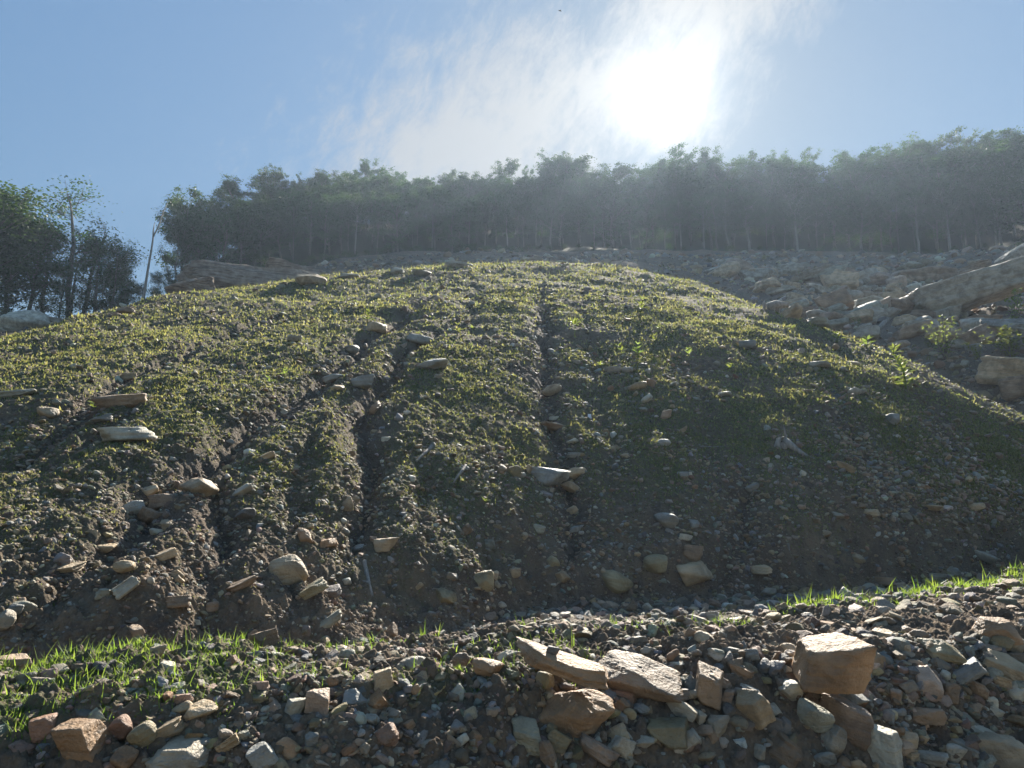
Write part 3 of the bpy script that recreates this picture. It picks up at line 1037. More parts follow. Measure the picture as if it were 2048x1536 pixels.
BOULDERS = """
45 648 116 74 l r -4 54 | great weathered pink-grey boulder at the far left edge of the mound
112 648 44 20 g s 5 54 | low grey stone right behind the great left boulder
250 622 36 20 n r -10 0 | brown clod-like boulder on the left skyline of the mound
232 631 26 12 n r 0 0 | small brown stone beside the boulder on the left skyline
625 558 78 34 t w -8 0 | pale tan boulder right of the layered ledge
795 543 32 18 l r 0 0 | light grey boulder on the terrace lip, centre left
845 546 40 12 g s 0 0 | low grey stone right of the light boulder on the terrace lip
700 552 46 12 g s 4 0 | low grey stone between the pale tan boulder and the light one
920 531 60 14 g s 4 0 | faint flat stone on the terrace behind the mound top
1944 578 250 112 g b -15 36 | enormous grey slab propped up over a dark hollow at the right
2040 512 96 66 g b -20 0 | big layered boulder on the skyline at the right edge
1470 528 50 22 p r 0 0 | pinkish boulder at the upper left of the boulder field
1436 541 56 24 g r 0 0 | grey boulder at the left end of the boulder field
1516 552 84 42 g b 8 0 | large grey boulder with a sloping top, left part of the boulder field
1575 543 78 24 g s 5 0 | flat grey slab right of the large sloping boulder
1622 553 72 26 g s -12 0 | grey slab tilted up to the right in the boulder field
1641 578 56 30 g s 28 0 | slab tipped down to the right below the tilted grey slab
1679 568 68 34 t b 4 0 | squared tan boulder in the middle of the boulder field
1683 544 58 20 p w 0 0 | pinkish low boulder on top of the squared tan one
1754 560 76 36 p b -3 0 | broad pinkish boulder right of the squared tan one
1795 571 36 38 p b -8 0 | upright pinkish block at the end of the broad boulder
1858 552 118 36 n s -5 0 | long brown slab above the propped slab
1822 579 56 18 l s -5 0 | light flat stone left of the propped slab
1728 578 50 14 g r -4 0 | thin grey stone under the broad pinkish boulder
1764 581 32 14 t r 0 0 | small tan stone right of the thin grey one
1698 596 52 36 g r 0 0 | rounded grey boulder in the lower boulder field
1737 604 54 40 t w 20 0 | tan boulder tipped over in the lower boulder field
1790 597 60 24 t b -3 0 | flat tan boulder beside the toe of the propped slab
1787 619 92 28 n r -4 0 | long brown boulder at the toe of the propped slab
1607 628 62 22 n s -2 0 | brown flat stone just behind the mound edge
1561 582 60 16 g s 0 0 | grey slab low in the left boulder field
1590 592 44 14 g s 6 0 | thin slab right of the low grey slab
1840 642 44 26 g w -15 0 | pale pointed stone behind the shrubs
1700 632 46 18 g s 8 0 | grey slab in front of the lower boulder field
1888 644 62 20 p s 8 0 | pinkish slab tilted right in front of the hollow
1960 645 72 24 o s 6 0 | rusty slab in front of the dark hollow
2022 655 84 38 u s 10 0 | bluish flat boulder at the right edge
1974 668 66 30 p w 0 0 | pinkish boulder left of the bluish one
2022 740 96 44 t s 8 0 | wide tan slab at the right edge behind the mound shoulder
2036 775 50 40 n b 0 0 | brown block under the wide tan slab at the right edge
1870 520 60 14 g s -8 0 | thin slab on the slope up to the skyline boulder
1940 540 70 20 n s -10 0 | brown slab above the enormous propped slab
1748 640 40 18 g r 0 0 | small grey boulder left of the driftwood log
1740 665 44 18 p w 0 0 | pinkish stone in the rubble behind the mound shoulder
1800 690 40 20 p r 0 0 | rounded stone in the rubble behind the mound shoulder
1660 655 40 16 g s 4 0 | flat grey stone at the back foot of the mound
1915 690 46 20 g r 0 0 | grey boulder behind the leafy shrub
1950 700 30 20 u b 0 0 | small blue-grey block between the two shrubs
"""

def place(px, py, w, h, frac=.28, dmin=None, hf=None):
    x, y, d = march([px], [py + h * frac], hf or H1, dmin=dmin)
    return float(x[0]), float(y[0]), float(d[0])

def px_of(x, y, z):
    z = z - ZC
    yy = y * math.cos(PITCH) + z * math.sin(PITCH); zz = -y * math.sin(PITCH) + z * math.cos(PITCH)
    return 1024 + F * x / yy, 768 - F * zz / yy

marks = []          # landmarks for the labels: px, py, phrase
pend = []           # stones that still need a label
taken = set()
def add_stone(px, py, w, h, colour, kind, roll, own=None, landmark=None, name='stone', sub=None, seed=None):
    x, y, d = place(px, py, w, h)
    if math.isnan(x): print('no ground under', px, py); return
    k = math.hypot(d, 0) / F * 1.0
    W, Hh = w * k, h * k
    r2 = abs(math.sin(R(roll)))
    if abs(roll) > 8 and w > h * 1.25:         # the given box holds the tilted stone
        Hh = max(Hh * (1 - .55 * r2), Hh * .55)
    D = W * random.uniform(.7, .95) if kind != 'slab' else W * random.uniform(.6, .8)
    if w < h: D = W * random.uniform(.85, 1.1)
    if sub is None:
        sub = 5 if w > 44 and d < 8 else (4 if w > 18 and d < 14 else 3)
    zg = float(H1(np.array([x]), np.array([y]))[0])
    az = math.atan2(x, y)
    o = make_stone(name, x, y, zg + Hh * .26, W * 1.04, Hh * 1.1, D, kind, colour, R(roll), random.uniform(-.35, .35),
                   random.uniform(-.15, .2), az, sub, seed)
    if own: taken.add(own)
    if landmark: marks.append((px, py, landmark))
    pend.append([o, px, py, w, h, colour, kind, own])
    return o

for ln in STONES.strip().splitlines():
    a = [q.strip() for q in ln.split('|')]
    f = a[0].split()
    add_stone(float(f[0]), float(f[1]), float(f[2]), float(f[3]), CN[f[4]], KN[f[5]], float(f[6]),
              own=a[2] if len(a) > 2 else None, landmark=a[1] if len(a) > 1 else None)

# the great pieces: orange tilted slab, the two boulders under it, the orange cube
def hero(name, px, py, w, h, depth, colour, kind, roll, label, landmark, lift=.3, pitch=0.0, sub=5, seed=None, yaw=0.0, dist=None):
    x, y, d = place(px, py, w, h, .2)
    if dist:
        x, y = x / d * dist, y / d * dist; d = dist
    print('hero', px, round(d, 2), place(px, py, w, h, .5)[2])
    k = d / F
    t = float(ray([px], [py])[1][0])
    o = make_stone(name, x, y, ZC + t * d, w * k, h * k, depth * k, kind, colour, R(roll), R(yaw), R(pitch), math.atan2(x, y), sub, seed, rough=1.25)
    tag(o, label, 'rock'); taken.add(label); marks.append((px, py, landmark))
    return o
hero('stone_slab', 1127, 1332, 205, 42, 105, 'orange', 'slab', 19, 'long orange sandstone slab tilted down to the right, resting on two boulders', 'the tilted orange slab', seed=31, dist=3.72, pitch=12)
hero('rock', 1266, 1344, 186, 84, 130, 'brown', 'wedge', 6, 'broad brown boulder with a flat sunlit top behind the tilted orange slab', 'the broad brown boulder', seed=44, dist=4.08, pitch=8)
hero('rock', 1150, 1416, 158, 134, 90, 'orange', 'wedge', 20, 'sunken orange-brown boulder under the tilted orange slab', 'the sunken orange boulder', seed=52, dist=3.74)
hero('rock', 1660, 1324, 122, 92, 110, 'orange', 'block', 3, 'big rusty orange cube of rock on the right bank top', 'the orange cube', seed=66, dist=4.45, pitch=10, yaw=24)
hero('stone', 1105, 1301, 26, 18, 16, 'dark', 'block', 18, 'small dark block lying on top of the tilted orange slab', 'the small dark block', seed=71, sub=3, dist=3.72)

# more stones of the same sizes until three hundred are separate
def zone_sample(n, zones, pxr=(-250, 2330)):
    """random points spread over the zones of the ground; zones = [(t0, t1, weight)]"""
    w = np.array([z[2] for z in zones], float); w /= w.sum()
    zi = rng.choice(len(zones), n, p=w)
    t0 = np.array([z[0] for z in zones])[zi]; t1 = np.array([z[1] for z in zones])[zi]
    t = rng.uniform(t0, t1)
    az = np.arctan((rng.uniform(pxr[0], pxr[1], n) - 1024) / F)
    fa = np.clip((az + AZ_MAX) / (2 * AZ_MAX) * (NA - 1), 0, NA - 1.001); i = fa.astype(int)
    k = np.minimum(t.astype(int), len(SD) - 2); fr = t - k
    d = SD[k, i] + (SD[k + 1, i] - SD[k, i]) * fr
    return np.sin(az) * d, np.cos(az) * d, t

n_more = max(0, 300 - len(pend))
cols_w = [('tan', 3), ('brown', 3), ('grey', 3), ('pale', 1.3), ('blue', 1.5), ('olive', 1.6), ('pink', 2), ('dark', 1), ('green', 1), ('orange', .8)]
cn = [c for c, _ in cols_w]; cw = np.array([w for _, w in cols_w]); cw /= cw.sum()
tries = 0
while n_more > 0 and tries < 600:
    tries += 1
    px = random.uniform(20, 2030); py = random.choice([random.uniform(1300, 1520), random.uniform(1180, 1320), random.uniform(760, 1150)])
    if any(abs(px - q[1]) < (q[3] * .6 + 14) and abs(py - q[2]) < (q[4] * .6 + 12) for q in pend): continue
    if py > 1330 and px < 450: continue
    w = random.uniform(22, 34) if py > 1150 else random.uniform(14, 24)
    if add_stone(px, py, w, w * random.uniform(.5, .85), str(rng.choice(cn, p=cw)), random.choice(['block', 'round', 'wedge', 'slab']), random.uniform(-25, 25)): n_more -= 1

# labels: what the stone looks like and which landmark it lies beside
def rel(px, py, mx, my):
    dx, dy = px - mx, py - my; L = math.hypot(dx, dy * 1.3)
    near = 'touching' if L < 38 else ('close to' if L < 75 else ('a little way from' if L < 130 else 'well away from'))
    ang = math.degrees(math.atan2(-dy * 1.3, dx)) % 360
    side = ['right', 'upper right', 'upper side', 'upper left', 'left', 'lower left', 'lower side', 'lower right'][int(((ang + 22.5) % 360) // 45)]
    return near, side
for o, px, py, w, h, colour, kind, own in pend:
    o['category'] = 'stone'
    o['group'] = 'separate stones on the bank, trench and slope'
    if own: o['label'] = own; continue
    size = 'small' if w * h < 620 else ('medium' if w * h < 1500 else 'large')
    ms = sorted(marks, key=lambda m: math.hypot(px - m[0], (py - m[1]) * 1.3))
    lab = None
    for q in range(6):
        near, side = rel(px, py, ms[q][0], ms[q][1])
        c = f"{size} {CW[colour]} {KW[kind]} stone {near} {ms[q][2]}, on its {side}"
        c = c.replace('grey grey', 'grey')
        if len(c.split()) > 16:
            c = f"{size} {CW[colour]} {KW[kind]} stone {side} of {ms[q][2]}"
        if len(c.split()) <= 16 and c not in taken: lab = c; break
    if lab is None: lab = f"{size} {CW[colour]} {KW[kind]} stone between {ms[0][2]} and the next one"
    taken.add(lab); o['label'] = lab

for ln in BOULDERS.strip().splitlines():
    a, lab = [q.strip() for q in ln.split('|')]
    f = a.split(); px, py, w, h = map(float, f[:4]); dist = float(f[7]) if len(f) > 7 else float(f[6])
    colour, kind, roll = CN[f[4]], KN[f[5]], float(f[6]); dist = float(f[7])
    if dist == 0:
        x, y, d = place(px, py, w, h, .25, dmin=14)
        if math.isnan(x): print('no ground', px, py); continue
    else:
        a_, t_ = ray([px], [py]); d = dist; x, y = float(np.sin(a_[0]) * d), float(np.cos(a_[0]) * d)
    k = d / F
    t = float(ray([px], [py])[1][0])
    if abs(roll) > 8: h = h * .72
    dep = w * random.uniform(.6, .9)
    if w > 200: dep = w * .5
    z = ZC + t * d
    hh = h
    o = make_stone('boulder', x, y, z - h * k * .04, w * k, hh * k * 1.12, dep * k, kind, colour, R(roll), random.uniform(-.3, .3) if w < 200 else .1,
                   random.uniform(-.1, .15), math.atan2(x, y), 5 if w > 60 else 4, rough=1.5)
    tag(o, lab, 'boulder', 'boulders behind the mound')

# the crowd of slabs between the named ones
bm_marks = [(float(l.split()[0]), float(l.split()[1]), l.split('|')[1].strip()) for l in BOULDERS.strip().splitlines()]
bt = set(); nb = 0
rb = random.Random(3)
while nb < 75:
    px = rb.uniform(1370, 2080); py = rb.uniform(526, 730)
    edge = float(tab({1300: 550, 1400: 577, 1500: 614, 1600: 652, 1700: 686, 1800: 719, 1900: 762, 2000: 812, 2048: 836}, [px])[0])
    if py > edge - 10 or (px > 1830 and 530 < py < 640) or (px > 1860 and py > 690): continue
    x, y, d = place(px, py, 10, 10, .25, dmin=14)
    if math.isnan(x) or d < 22: continue
    nb += 1
    w = rb.uniform(26, 74) * (.75 if py < 545 else 1); h = w * rb.uniform(.35, .6); k = d / F
    kind = rb.choice(['slab', 'slab', 'block', 'wedge', 'round']); colour = rb.choice(['grey', 'pink', 'tan', 'tan', 'brown', 'grey', 'green'])
    zg = float(H1(np.array([x]), np.array([y]))[0])
    o = make_stone('boulder', x, y, zg + h * k * .2, w * k, h * k, w * k * rb.uniform(.6, .95), kind, colour, R(rb.uniform(-28, 28)), rb.uniform(-.6, .6), rb.uniform(-.35, .25), math.atan2(x, y), 4, rough=1.4)
    ms = sorted(bm_marks, key=lambda m: math.hypot(px - m[0], (py - m[1]) * 1.3)); lab = None
    for q in range(5):
        nr, sd_ = rel(px, py, ms[q][0], ms[q][1]); short = ' '.join(ms[q][2].split()[:6])
        c = f"{CW[colour]} {KW[kind]} rubble boulder {sd_} of the {short}"
        if c not in bt: lab = c; break
    lab = lab or f"{'small' if w < 40 else 'mid-sized'} {CW[colour]} {KW[kind]} rubble boulder by the {short}"
    lab = ' '.join(lab.split()[:16]); bt.add(lab)
    tag(o, lab, 'boulder', 'boulders behind the mound')

# layered ledge of bedrock at the forest foot
def ledge(px, py, w, h, d, label, seed, dep=.5):
    a_, t_ = ray([px], [py]); x, y = math.sin(a_[0]) * d, math.cos(a_[0]) * d; k = d / F
    v, f = rock_shape('block', 5, None, seed, 1.6)
    for i, z0 in enumerate(np.linspace(-.9, .9, 9)):
        v[:, :2] *= (1 - .06 * np.exp(-((v[:, 2] - z0 - .05 * noise3(v, 1.5, i)) / .045) ** 2))[:, None]
    v[:, 1] += .10 * noise3(v, 2.2, 3); v[:, 2] += .12 * fbm(v[:, 0] * 2.5, v[:, 1] * 2, 3, 8)
    v = v * np.array([w * k / 2, w * k * dep / 2, h * k / 2])
    o = mesh_np('rock_ledge', v, f, M_OUT, smooth=True)
    o.location = (x, y, ZC + t_[0] * d); o.rotation_euler = (0, 0, -a_[0] + .15)
    tag(o, label, 'rock ledge', 'layered ledge below the forest')
ledge(495, 566, 250, 66, 50, 'long layered tan rock ledge at the foot of the forest', 3)
ledge(388, 583, 110, 46, 46, 'lower left end of the layered ledge above the mound skyline', 9, .8)
ledge(600, 556, 150, 40, 55, 'right end of the layered ledge half hidden by a pale boulder', 12, .7)

# ---------------------------------------------------------------- countless small stones
def pebble_field(name, label, n, zones, pxs, seed, dens=None, level2=9.0, kinds=None, big=26.0, crumbs=.5, pxr=(-250, 2330)):
    x, y, t = zone_sample(n, zones, pxr)
    d = np.hypot(x, y)
    if dens is not None:
        keep = rng.random(len(x)) < dens(x, y, t); x, y, t, d = x[keep], y[keep], t[keep], d[keep]
    s_px = np.clip(pxs * np.exp(rng.normal(0, .55, len(x))), 2.2, big)
    s = s_px * d / F
    z = H1(x, y)
    V, Fa, Cc = [], [], []
    off = 0
    base = np.array([PAL[c] for c in cn])
    ci = rng.choice(len(cn), len(x), p=cw)
    crumb = rng.random(len(x)) < np.where(s_px < 7, crumbs, .06)
    for lv in (1, 2, 3):
        sel = np.where((s_px < 6) if lv == 1 else (((s_px >= 6) & (s_px < 16)) if lv == 2 else (s_px >= 16)))[0]
        if not len(sel): continue
        T = [rock_shape(str(rng.choice(['block', 'round', 'wedge', 'slab', 'block'])), lv, None, 500 + i * 3 + lv, 1.2)[0] for i in range(24)]
        Fc = ICO[lv][1]; T = np.array(T)
        m = len(sel)
        tv = T[rng.integers(0, len(T), m)]
        sc = np.stack([rng.uniform(.85, 1.2, m), rng.uniform(.6, 1, m), rng.uniform(.35, .75, m)], -1) * (s[sel] / 2)[:, None]
        tv = tv * sc[:, None, :]
        # random rotation: any yaw, modest tilt
        yaw = rng.uniform(0, 6.283, m); tx = rng.normal(0, .4, m); ty = rng.normal(0, .4, m)
        c_, s_ = np.cos(tx), np.sin(tx); vy = tv[:, :, 1] * c_[:, None] - tv[:, :, 2] * s_[:, None]; vz = tv[:, :, 1] * s_[:, None] + tv[:, :, 2] * c_[:, None]; vx = tv[:, :, 0]
        c_, s_ = np.cos(ty), np.sin(ty); vx, vz = vx * c_[:, None] + vz * s_[:, None], -vx * s_[:, None] + vz * c_[:, None]
        c_, s_ = np.cos(yaw), np.sin(yaw); vx, vy = vx * c_[:, None] - vy * s_[:, None], vx * s_[:, None] + vy * c_[:, None]
        vx = vx + x[sel, None]; vy = vy + y[sel, None]; vz = vz + (z[sel] + s[sel] * rng.uniform(.02, .22, m))[:, None]
        v = np.stack([vx, vy, vz], -1).reshape(-1, 3)
        nv = tv.shape[1]
        f = (Fc[None] + (np.arange(m) * nv)[:, None, None]).reshape(-1, 3) + off
        off += m * nv
        col = np.where(crumb[sel][:, None], np.array([.20, .155, .11]), base[ci[sel]]) * rng.uniform(.6, 1.25, (m, 1)) * (1 + rng.normal(0, .05, (m, 3)))
        V.append(v); Fa.append(f); Cc.append(np.repeat(np.clip(col, .02, .7), nv, 0))
    o = mesh_np(name, np.concatenate(V), np.concatenate(Fa), M_PEB, smooth=False, attrs={'col': np.concatenate(Cc)})
    tag(o, label, kind='stuff')

K = K_CR
pebble_field('bank_gravel', 'loose stones and gravel covering the near bank', 78000, [(1.9, 3, 3.2), (3, 4, 1.3), (4, 5, 2.4)], 7.5, 1, big=34, pxr=(-650, 2850),
             dens=lambda x, y, t: np.clip(np.where((cpx(x, y) < 480) & (t > 2.6), .25, .72) + .75 * fbm(x * 1.4, y * 1.4, 2, 7), .06, 1))
pebble_field('bank_cobbles', 'crowd of angular cobbles packed on the near bank', 5600, [(1.9, 3, 3.4), (3, 4, 1.2), (4, 5, 1.6)], 17.0, 12, big=34, crumbs=0, pxr=(-650, 2850),
             dens=lambda x, y, t: np.clip(np.where((cpx(x, y) < 520) & (t > 2.5), .15, .75) + .5 * fbm(x * 1.1, y * 1.1, 2, 27), .03, 1))
pebble_field('trench_gravel', 'broken stones lying in the trench', 12000, [(5, 6, .5), (6, 7.1, 3)], 10.5, 2, level2=11, big=28, crumbs=.3)
pebble_field('slope_gravel', 'stones and crumbs of soil scattered over the slope', 170000, [(7.0, 8, 1.2), (8, 9, 4.6), (9, 10, 3), (10, 11, 1.2), (11, 12.2, .8)], 4.2, 3, level2=9, big=17, crumbs=.62,
             dens=lambda x, y, t: np.clip(.30 + .65 * rills(x, y)[1] + .3 * (1 - smooth(8, 9, t)) + .4 * fbm(x * .8, y * .8, 3, 17) - .2 * smooth(1250, 1450, cpx(x, y)), .05, 1))
pebble_field('far_rubble', 'rubble between the boulders and on the terrace', 24000, [(K + .3, K + 2, 2), (K + 2, K + 4.1, 3)], 6.5, 4, level2=10, big=22,
             dens=lambda x, y, t: np.clip(.25 + .75 * smooth(1300, 1560, cpx(x, y)), 0, 1))

# ---------------------------------------------------------------- grass
def blades(px, py, pz, L, W, lean, azm, bend):
    """arrays of blade roots -> vertices and triangles"""
    n = len(px)
    dx, dy = np.cos(azm), np.sin(azm)
    sx, sy = -dy, dx
    P = np.stack([px, py, pz], -1)
    D = np.stack([dx, dy, 0 * dx], -1); S = np.stack([sx, sy, 0 * dx], -1); Z = np.array([0, 0, 1.0])
    def at(f, wf):
        h = (np.cos(lean) * f)[:, None] * Z + (np.sin(lean) * f + bend * f * f)[:, None] * D - (bend * f * f * .35)[:, None] * Z
        c = P + h * L[:, None]; return c - S * (W * wf / 2)[:, None], c + S * (W * wf / 2)[:, None]
    a, b = at(0, .8); c, d = at(.5, 1.0); e = at(1.0, 0)[0]
    V = np.stack([a, b, c, d, e], 1).reshape(-1, 3)
    f = np.array([[0, 1, 2], [1, 3, 2], [2, 3, 4]])
    Fq = (f[None] + (np.arange(n) * 5)[:, None, None]).reshape(-1, 3)
    return V, Fq

def grass_field(name, label, n, zones, Lpx, per, mask, seed, wmin=.0035, spread=.03, wpx=1.7, tall=0.0, mat=None, lmul=None):
    x, y, t = zone_sample(n, zones)
    keep = rng.random(len(x)) < mask(x, y, t)
    x, y, t = x[keep], y[keep], t[keep]
    x = np.repeat(x, per); y = np.repeat(y, per)
    d = np.hypot(x, y); m = len(x)
    x = x + rng.normal(0, 1, m) * spread * (.6 + d / 12); y = y + rng.normal(0, 1, m) * spread * (.6 + d / 12)
    z = H1(x, y) - .006
    L = np.clip(Lpx * np.exp(rng.normal(0, .4, m)), 3, Lpx * 3.2) * d / F
    if tall: L = np.where(rng.random(m) < tall, L * 2.2, L)
    W = np.maximum(wmin, wpx * d / F) * rng.uniform(.6, 1.2, m)
    V, Fq = blades(x, y, z, L, W, np.abs(rng.normal(.15, .3, m)), rng.uniform(0, 6.283, m), rng.uniform(0, .7, m))
    tint = np.repeat(rng.random(m), 5)
    o = mesh_np(name, V, Fq, mat or M_GRASS, smooth=False, attrs={'tint': tint})
    tag(o, label, kind='stuff')
    return o

gm = lambda x, y, t: grass_mask(x, y)
grass_field('bank_grass', 'bright young grass growing on the near bank', 13500, [(2.7, 4, 1.6), (4, 5, 3), (5, 5.4, 1.6)], 10, 9, lambda x, y, t: gm(x, y, t) ** 1.1, 1, wpx=1.8, tall=.07, mat=M_BANKGRASS)
grass_field('slope_grass', 'thin young grass sprouting over the slope', 190000, [(7.7, 9, 5.2), (9, 10, 3.2), (10, 11, 1.9), (11, 12.3, 1.5)], 4.2, 2, lambda x, y, t: gm(x, y, t) ** np.where(t < 10, 1.15, 1.5) * .8, 2, spread=.035, wpx=1.2, tall=.03)
grass_field('slope_seedlings', 'tiny broad seedlings between the grass on the slope', 180000, [(7.7, 9, 6.5), (9, 10, 3.6), (10, 11, 2.0), (11, 12.3, 1.5)], 3.4, 2, lambda x, y, t: gm(x, y, t) ** .9, 3, spread=.03, wpx=2.8)
grass_field('terrace_grass', 'sparse weeds on the terrace and between the far boulders', 9000, [(K + .6, K + 4, 1)], 6, 2, lambda x, y, t: gm(x, y, t) * 1.4, 4, spread=.04, wpx=2.2)

# ---------------------------------------------------------------- weeds, saplings and shrubs
def leaf_geo(P, D, L, W, rs):
    """folded lance leaves: P roots, D unit directions"""
    n = len(P)
    up = np.array([0, 0, 1.0]); S = np.cross(D, up); S /= np.maximum(np.linalg.norm(S, axis=1), 1e-5)[:, None]
    Nn = np.cross(S, D)
    droop = rs.uniform(.05, .35, n)[:, None] * up
    L = L[:, None]; W = W[:, None]
    a = P; m = P + D * L * .5 - droop * L * .15; e = P + D * L - droop * L * .6
    l = m - S * W / 2 + Nn * W * .15; r = m + S * W / 2 + Nn * W * .15
    l2 = P + D * L * .2 - S * W * .3; r2 = P + D * L * .2 + S * W * .3
    V = np.stack([a, l2, l, e, r, r2, m], 1).reshape(-1, 3)
    f = np.array([[0, 6, 1], [1, 6, 2], [2, 6, 3], [3, 6, 4], [4, 6, 5], [5, 6, 0]])
    return V, (f[None] + (np.arange(n) * 7)[:, None, None]).reshape(-1, 3)

def tube(pts, rad, seg=8):
    pts = np.array(pts, float); n = len(pts)
    rad = np.array(rad, float)
    T = np.gradient(pts, axis=0); T /= np.linalg.norm(T, axis=1)[:, None]
    ref = np.array([0.31, .95, 0.07]); A = np.cross(T, ref); A /= np.linalg.norm(A, axis=1)[:, None]; B = np.cross(T, A)
    an = np.linspace(0, 2 * math.pi, seg, endpoint=False)
    V = pts[:, None] + (A[:, None] * np.cos(an)[None, :, None] + B[:, None] * np.sin(an)[None, :, None]) * rad[:, None, None]
    V = V.reshape(-1, 3)
    f = []
    for i in range(n - 1):
        for j in range(seg):
            k = (j + 1) % seg
            f.append((i * seg + j, i * seg + k, (i + 1) * seg + k, (i + 1) * seg + j))
    for e, c in ((0, pts[0]), (n - 1, pts[-1])):
        V = np.vstack([V, c]); ci = len(V) - 1
        for j in range(seg):
            k = (j + 1) % seg
            a, b = e * seg + j, e * seg + k
            f.append((a, b, ci, ci) if e else (b, a, ci, ci))
    return V, f

def poly_mesh(name, parts, mats, smooth=True, parent=None, link=True, midx=None):
    """parts: list of (V, faces list)"""
    V = []; Fs = []; off = 0; mi = []
    for q, (v, f) in enumerate(parts):
        V.append(v); off0 = off; off += len(v)
        for a in f:
            a = [int(b) + off0 for b in a]
            if len(a) == 4 and a[2] == a[3]: a = a[:3]
            Fs.append(a); mi.append(midx[q] if midx else 0)
    me = bpy.data.meshes.new(name); me.from_pydata(np.vstack(V).tolist(), [], Fs)
    for m_ in mats: me.materials.append(m_)
    me.polygons.foreach_set('use_smooth', np.full(len(Fs), smooth)); me.polygons.foreach_set('material_index', np.array(mi, dtype=np.int32))
    me.update()
    o = bpy.data.objects.new(name, me)
    if link: COL.objects.link(o)
    if parent: o.parent = parent
    return o

def whorl_weed(px, py, hpx, label, seed, tiers=1, leaf=.55, name='weed', group='broad-leaved weeds on the slope'):
    rs = np.random.default_rng(seed)
    x, y, d = place(px, py, 0, 0)
    if math.isnan(x): print('weed off', px, py); return
    H_ = hpx * d / F; z0 = float(H1(np.array([x]), np.array([y]))[0]) - .01
    root = empty(name, (x, y, z0)); tag(root, label, 'weed', group)
    pts = [(0, 0, 0), (rs.normal(0, .03) * H_, rs.normal(0, .03) * H_, H_ * .4), (rs.normal(0, .06) * H_, rs.normal(0, .06) * H_, H_ * .8)]
    poly_mesh('stem', [tube(pts, [.03 * H_, .025 * H_, .015 * H_], 6)], [M_WEED], parent=root)
    Ps, Ds, Ls, Ws = [], [], [], []
    for ti in range(tiers):
        f = (ti + 1) / tiers
        c = np.array([np.interp(f, [0, .5, 1], [p[i] for p in pts]) for i in range(3)])
        n = 7 if tiers == 1 else 5
        for i in range(n):
            a = i * 6.283 / n + rs.uniform(-.3, .3) + ti * .6; e = rs.uniform(.0, .7) + .25 * f
            Ps.append(c); Ds.append((math.cos(a) * math.cos(e), math.sin(a) * math.cos(e), math.sin(e)))
            l = leaf * H_ * rs.uniform(.7, 1.15) * (1.15 - .5 * f if tiers > 1 else 1); Ls.append(l); Ws.append(l * rs.uniform(.26, .38))
    V, f = leaf_geo(np.array(Ps), np.array(Ds), np.array(Ls), np.array(Ws), rs)
    mesh_np('leaves', V, f, M_WEED, parent=root)

whorl_weed(915, 674, 28, 'bright green broad-leaved weed at the head of the left rill', 1, 2, .7)
whorl_weed(945, 670, 16, 'small yellow-green weed just right of the one at the rill head', 2, 1, .7)
whorl_weed(1148, 676, 34, 'star-shaped weed beside the centre gully', 3, 1, .75)
whorl_weed(1283, 626, 36, 'tall pale weed high on the slope, below the sun', 4, 3, .5)
whorl_weed(1277, 716, 34, 'leafy weed with many narrow leaves under the tall pale one', 5, 3, .6)
whorl_weed(1242, 712, 22, 'low weed left of the narrow-leaved one', 6, 2, .8)
whorl_weed(1310, 690, 22, 'low weed right of the narrow-leaved one', 7, 2, .8)
whorl_weed(1318, 668, 14, 'smallest weed above and right of the narrow-leaved one', 8, 1, .8)
whorl_weed(1378, 716, 20, 'low weed on the crest side, right of the pale glare', 9, 2, .9)
whorl_weed(1676, 690, 22, 'weed on the right shoulder of the mound, leftmost of three', 10, 2, 1.0)
whorl_weed(1735, 700, 22, 'weed on the right shoulder of the mound, middle of three', 11, 2, 1.1)
whorl_weed(1788, 716, 22, 'weed on the right shoulder of the mound, rightmost of three', 12, 2, 1.1)
whorl_weed(568, 756, 20, 'small bright weed alone on the left slope', 13, 2, .8)
whorl_weed(538, 772, 20, 'yellowish weed left of the small bright one', 14, 2, .8)
whorl_weed(970, 1020, 16, 'tiny bright weed low in the middle of the slope', 15, 1, .9)
whorl_weed(735, 648, 30, 'yellow-green weed above the rill, left of centre', 16, 3, .6)
whorl_weed(186, 822, 18, 'bright low weed beside the long brown slab', 17, 2, 1.1)
whorl_weed(1460, 742, 16, 'low weed in the pale grass right of the glare', 18, 2, 1.0)
whorl_weed(1585, 668, 14, 'small weed on the upper right edge of the mound', 19, 1, 1.0)
whorl_weed(1200, 742, 16, 'small weed right of the centre gully', 20, 1, .9)
whorl_weed(1812, 780, 74, 'tall narrow-leaved sapling on the right shoulder of the mound', 21, 8, .34, 'sapling', 'saplings and shrubs at the right')

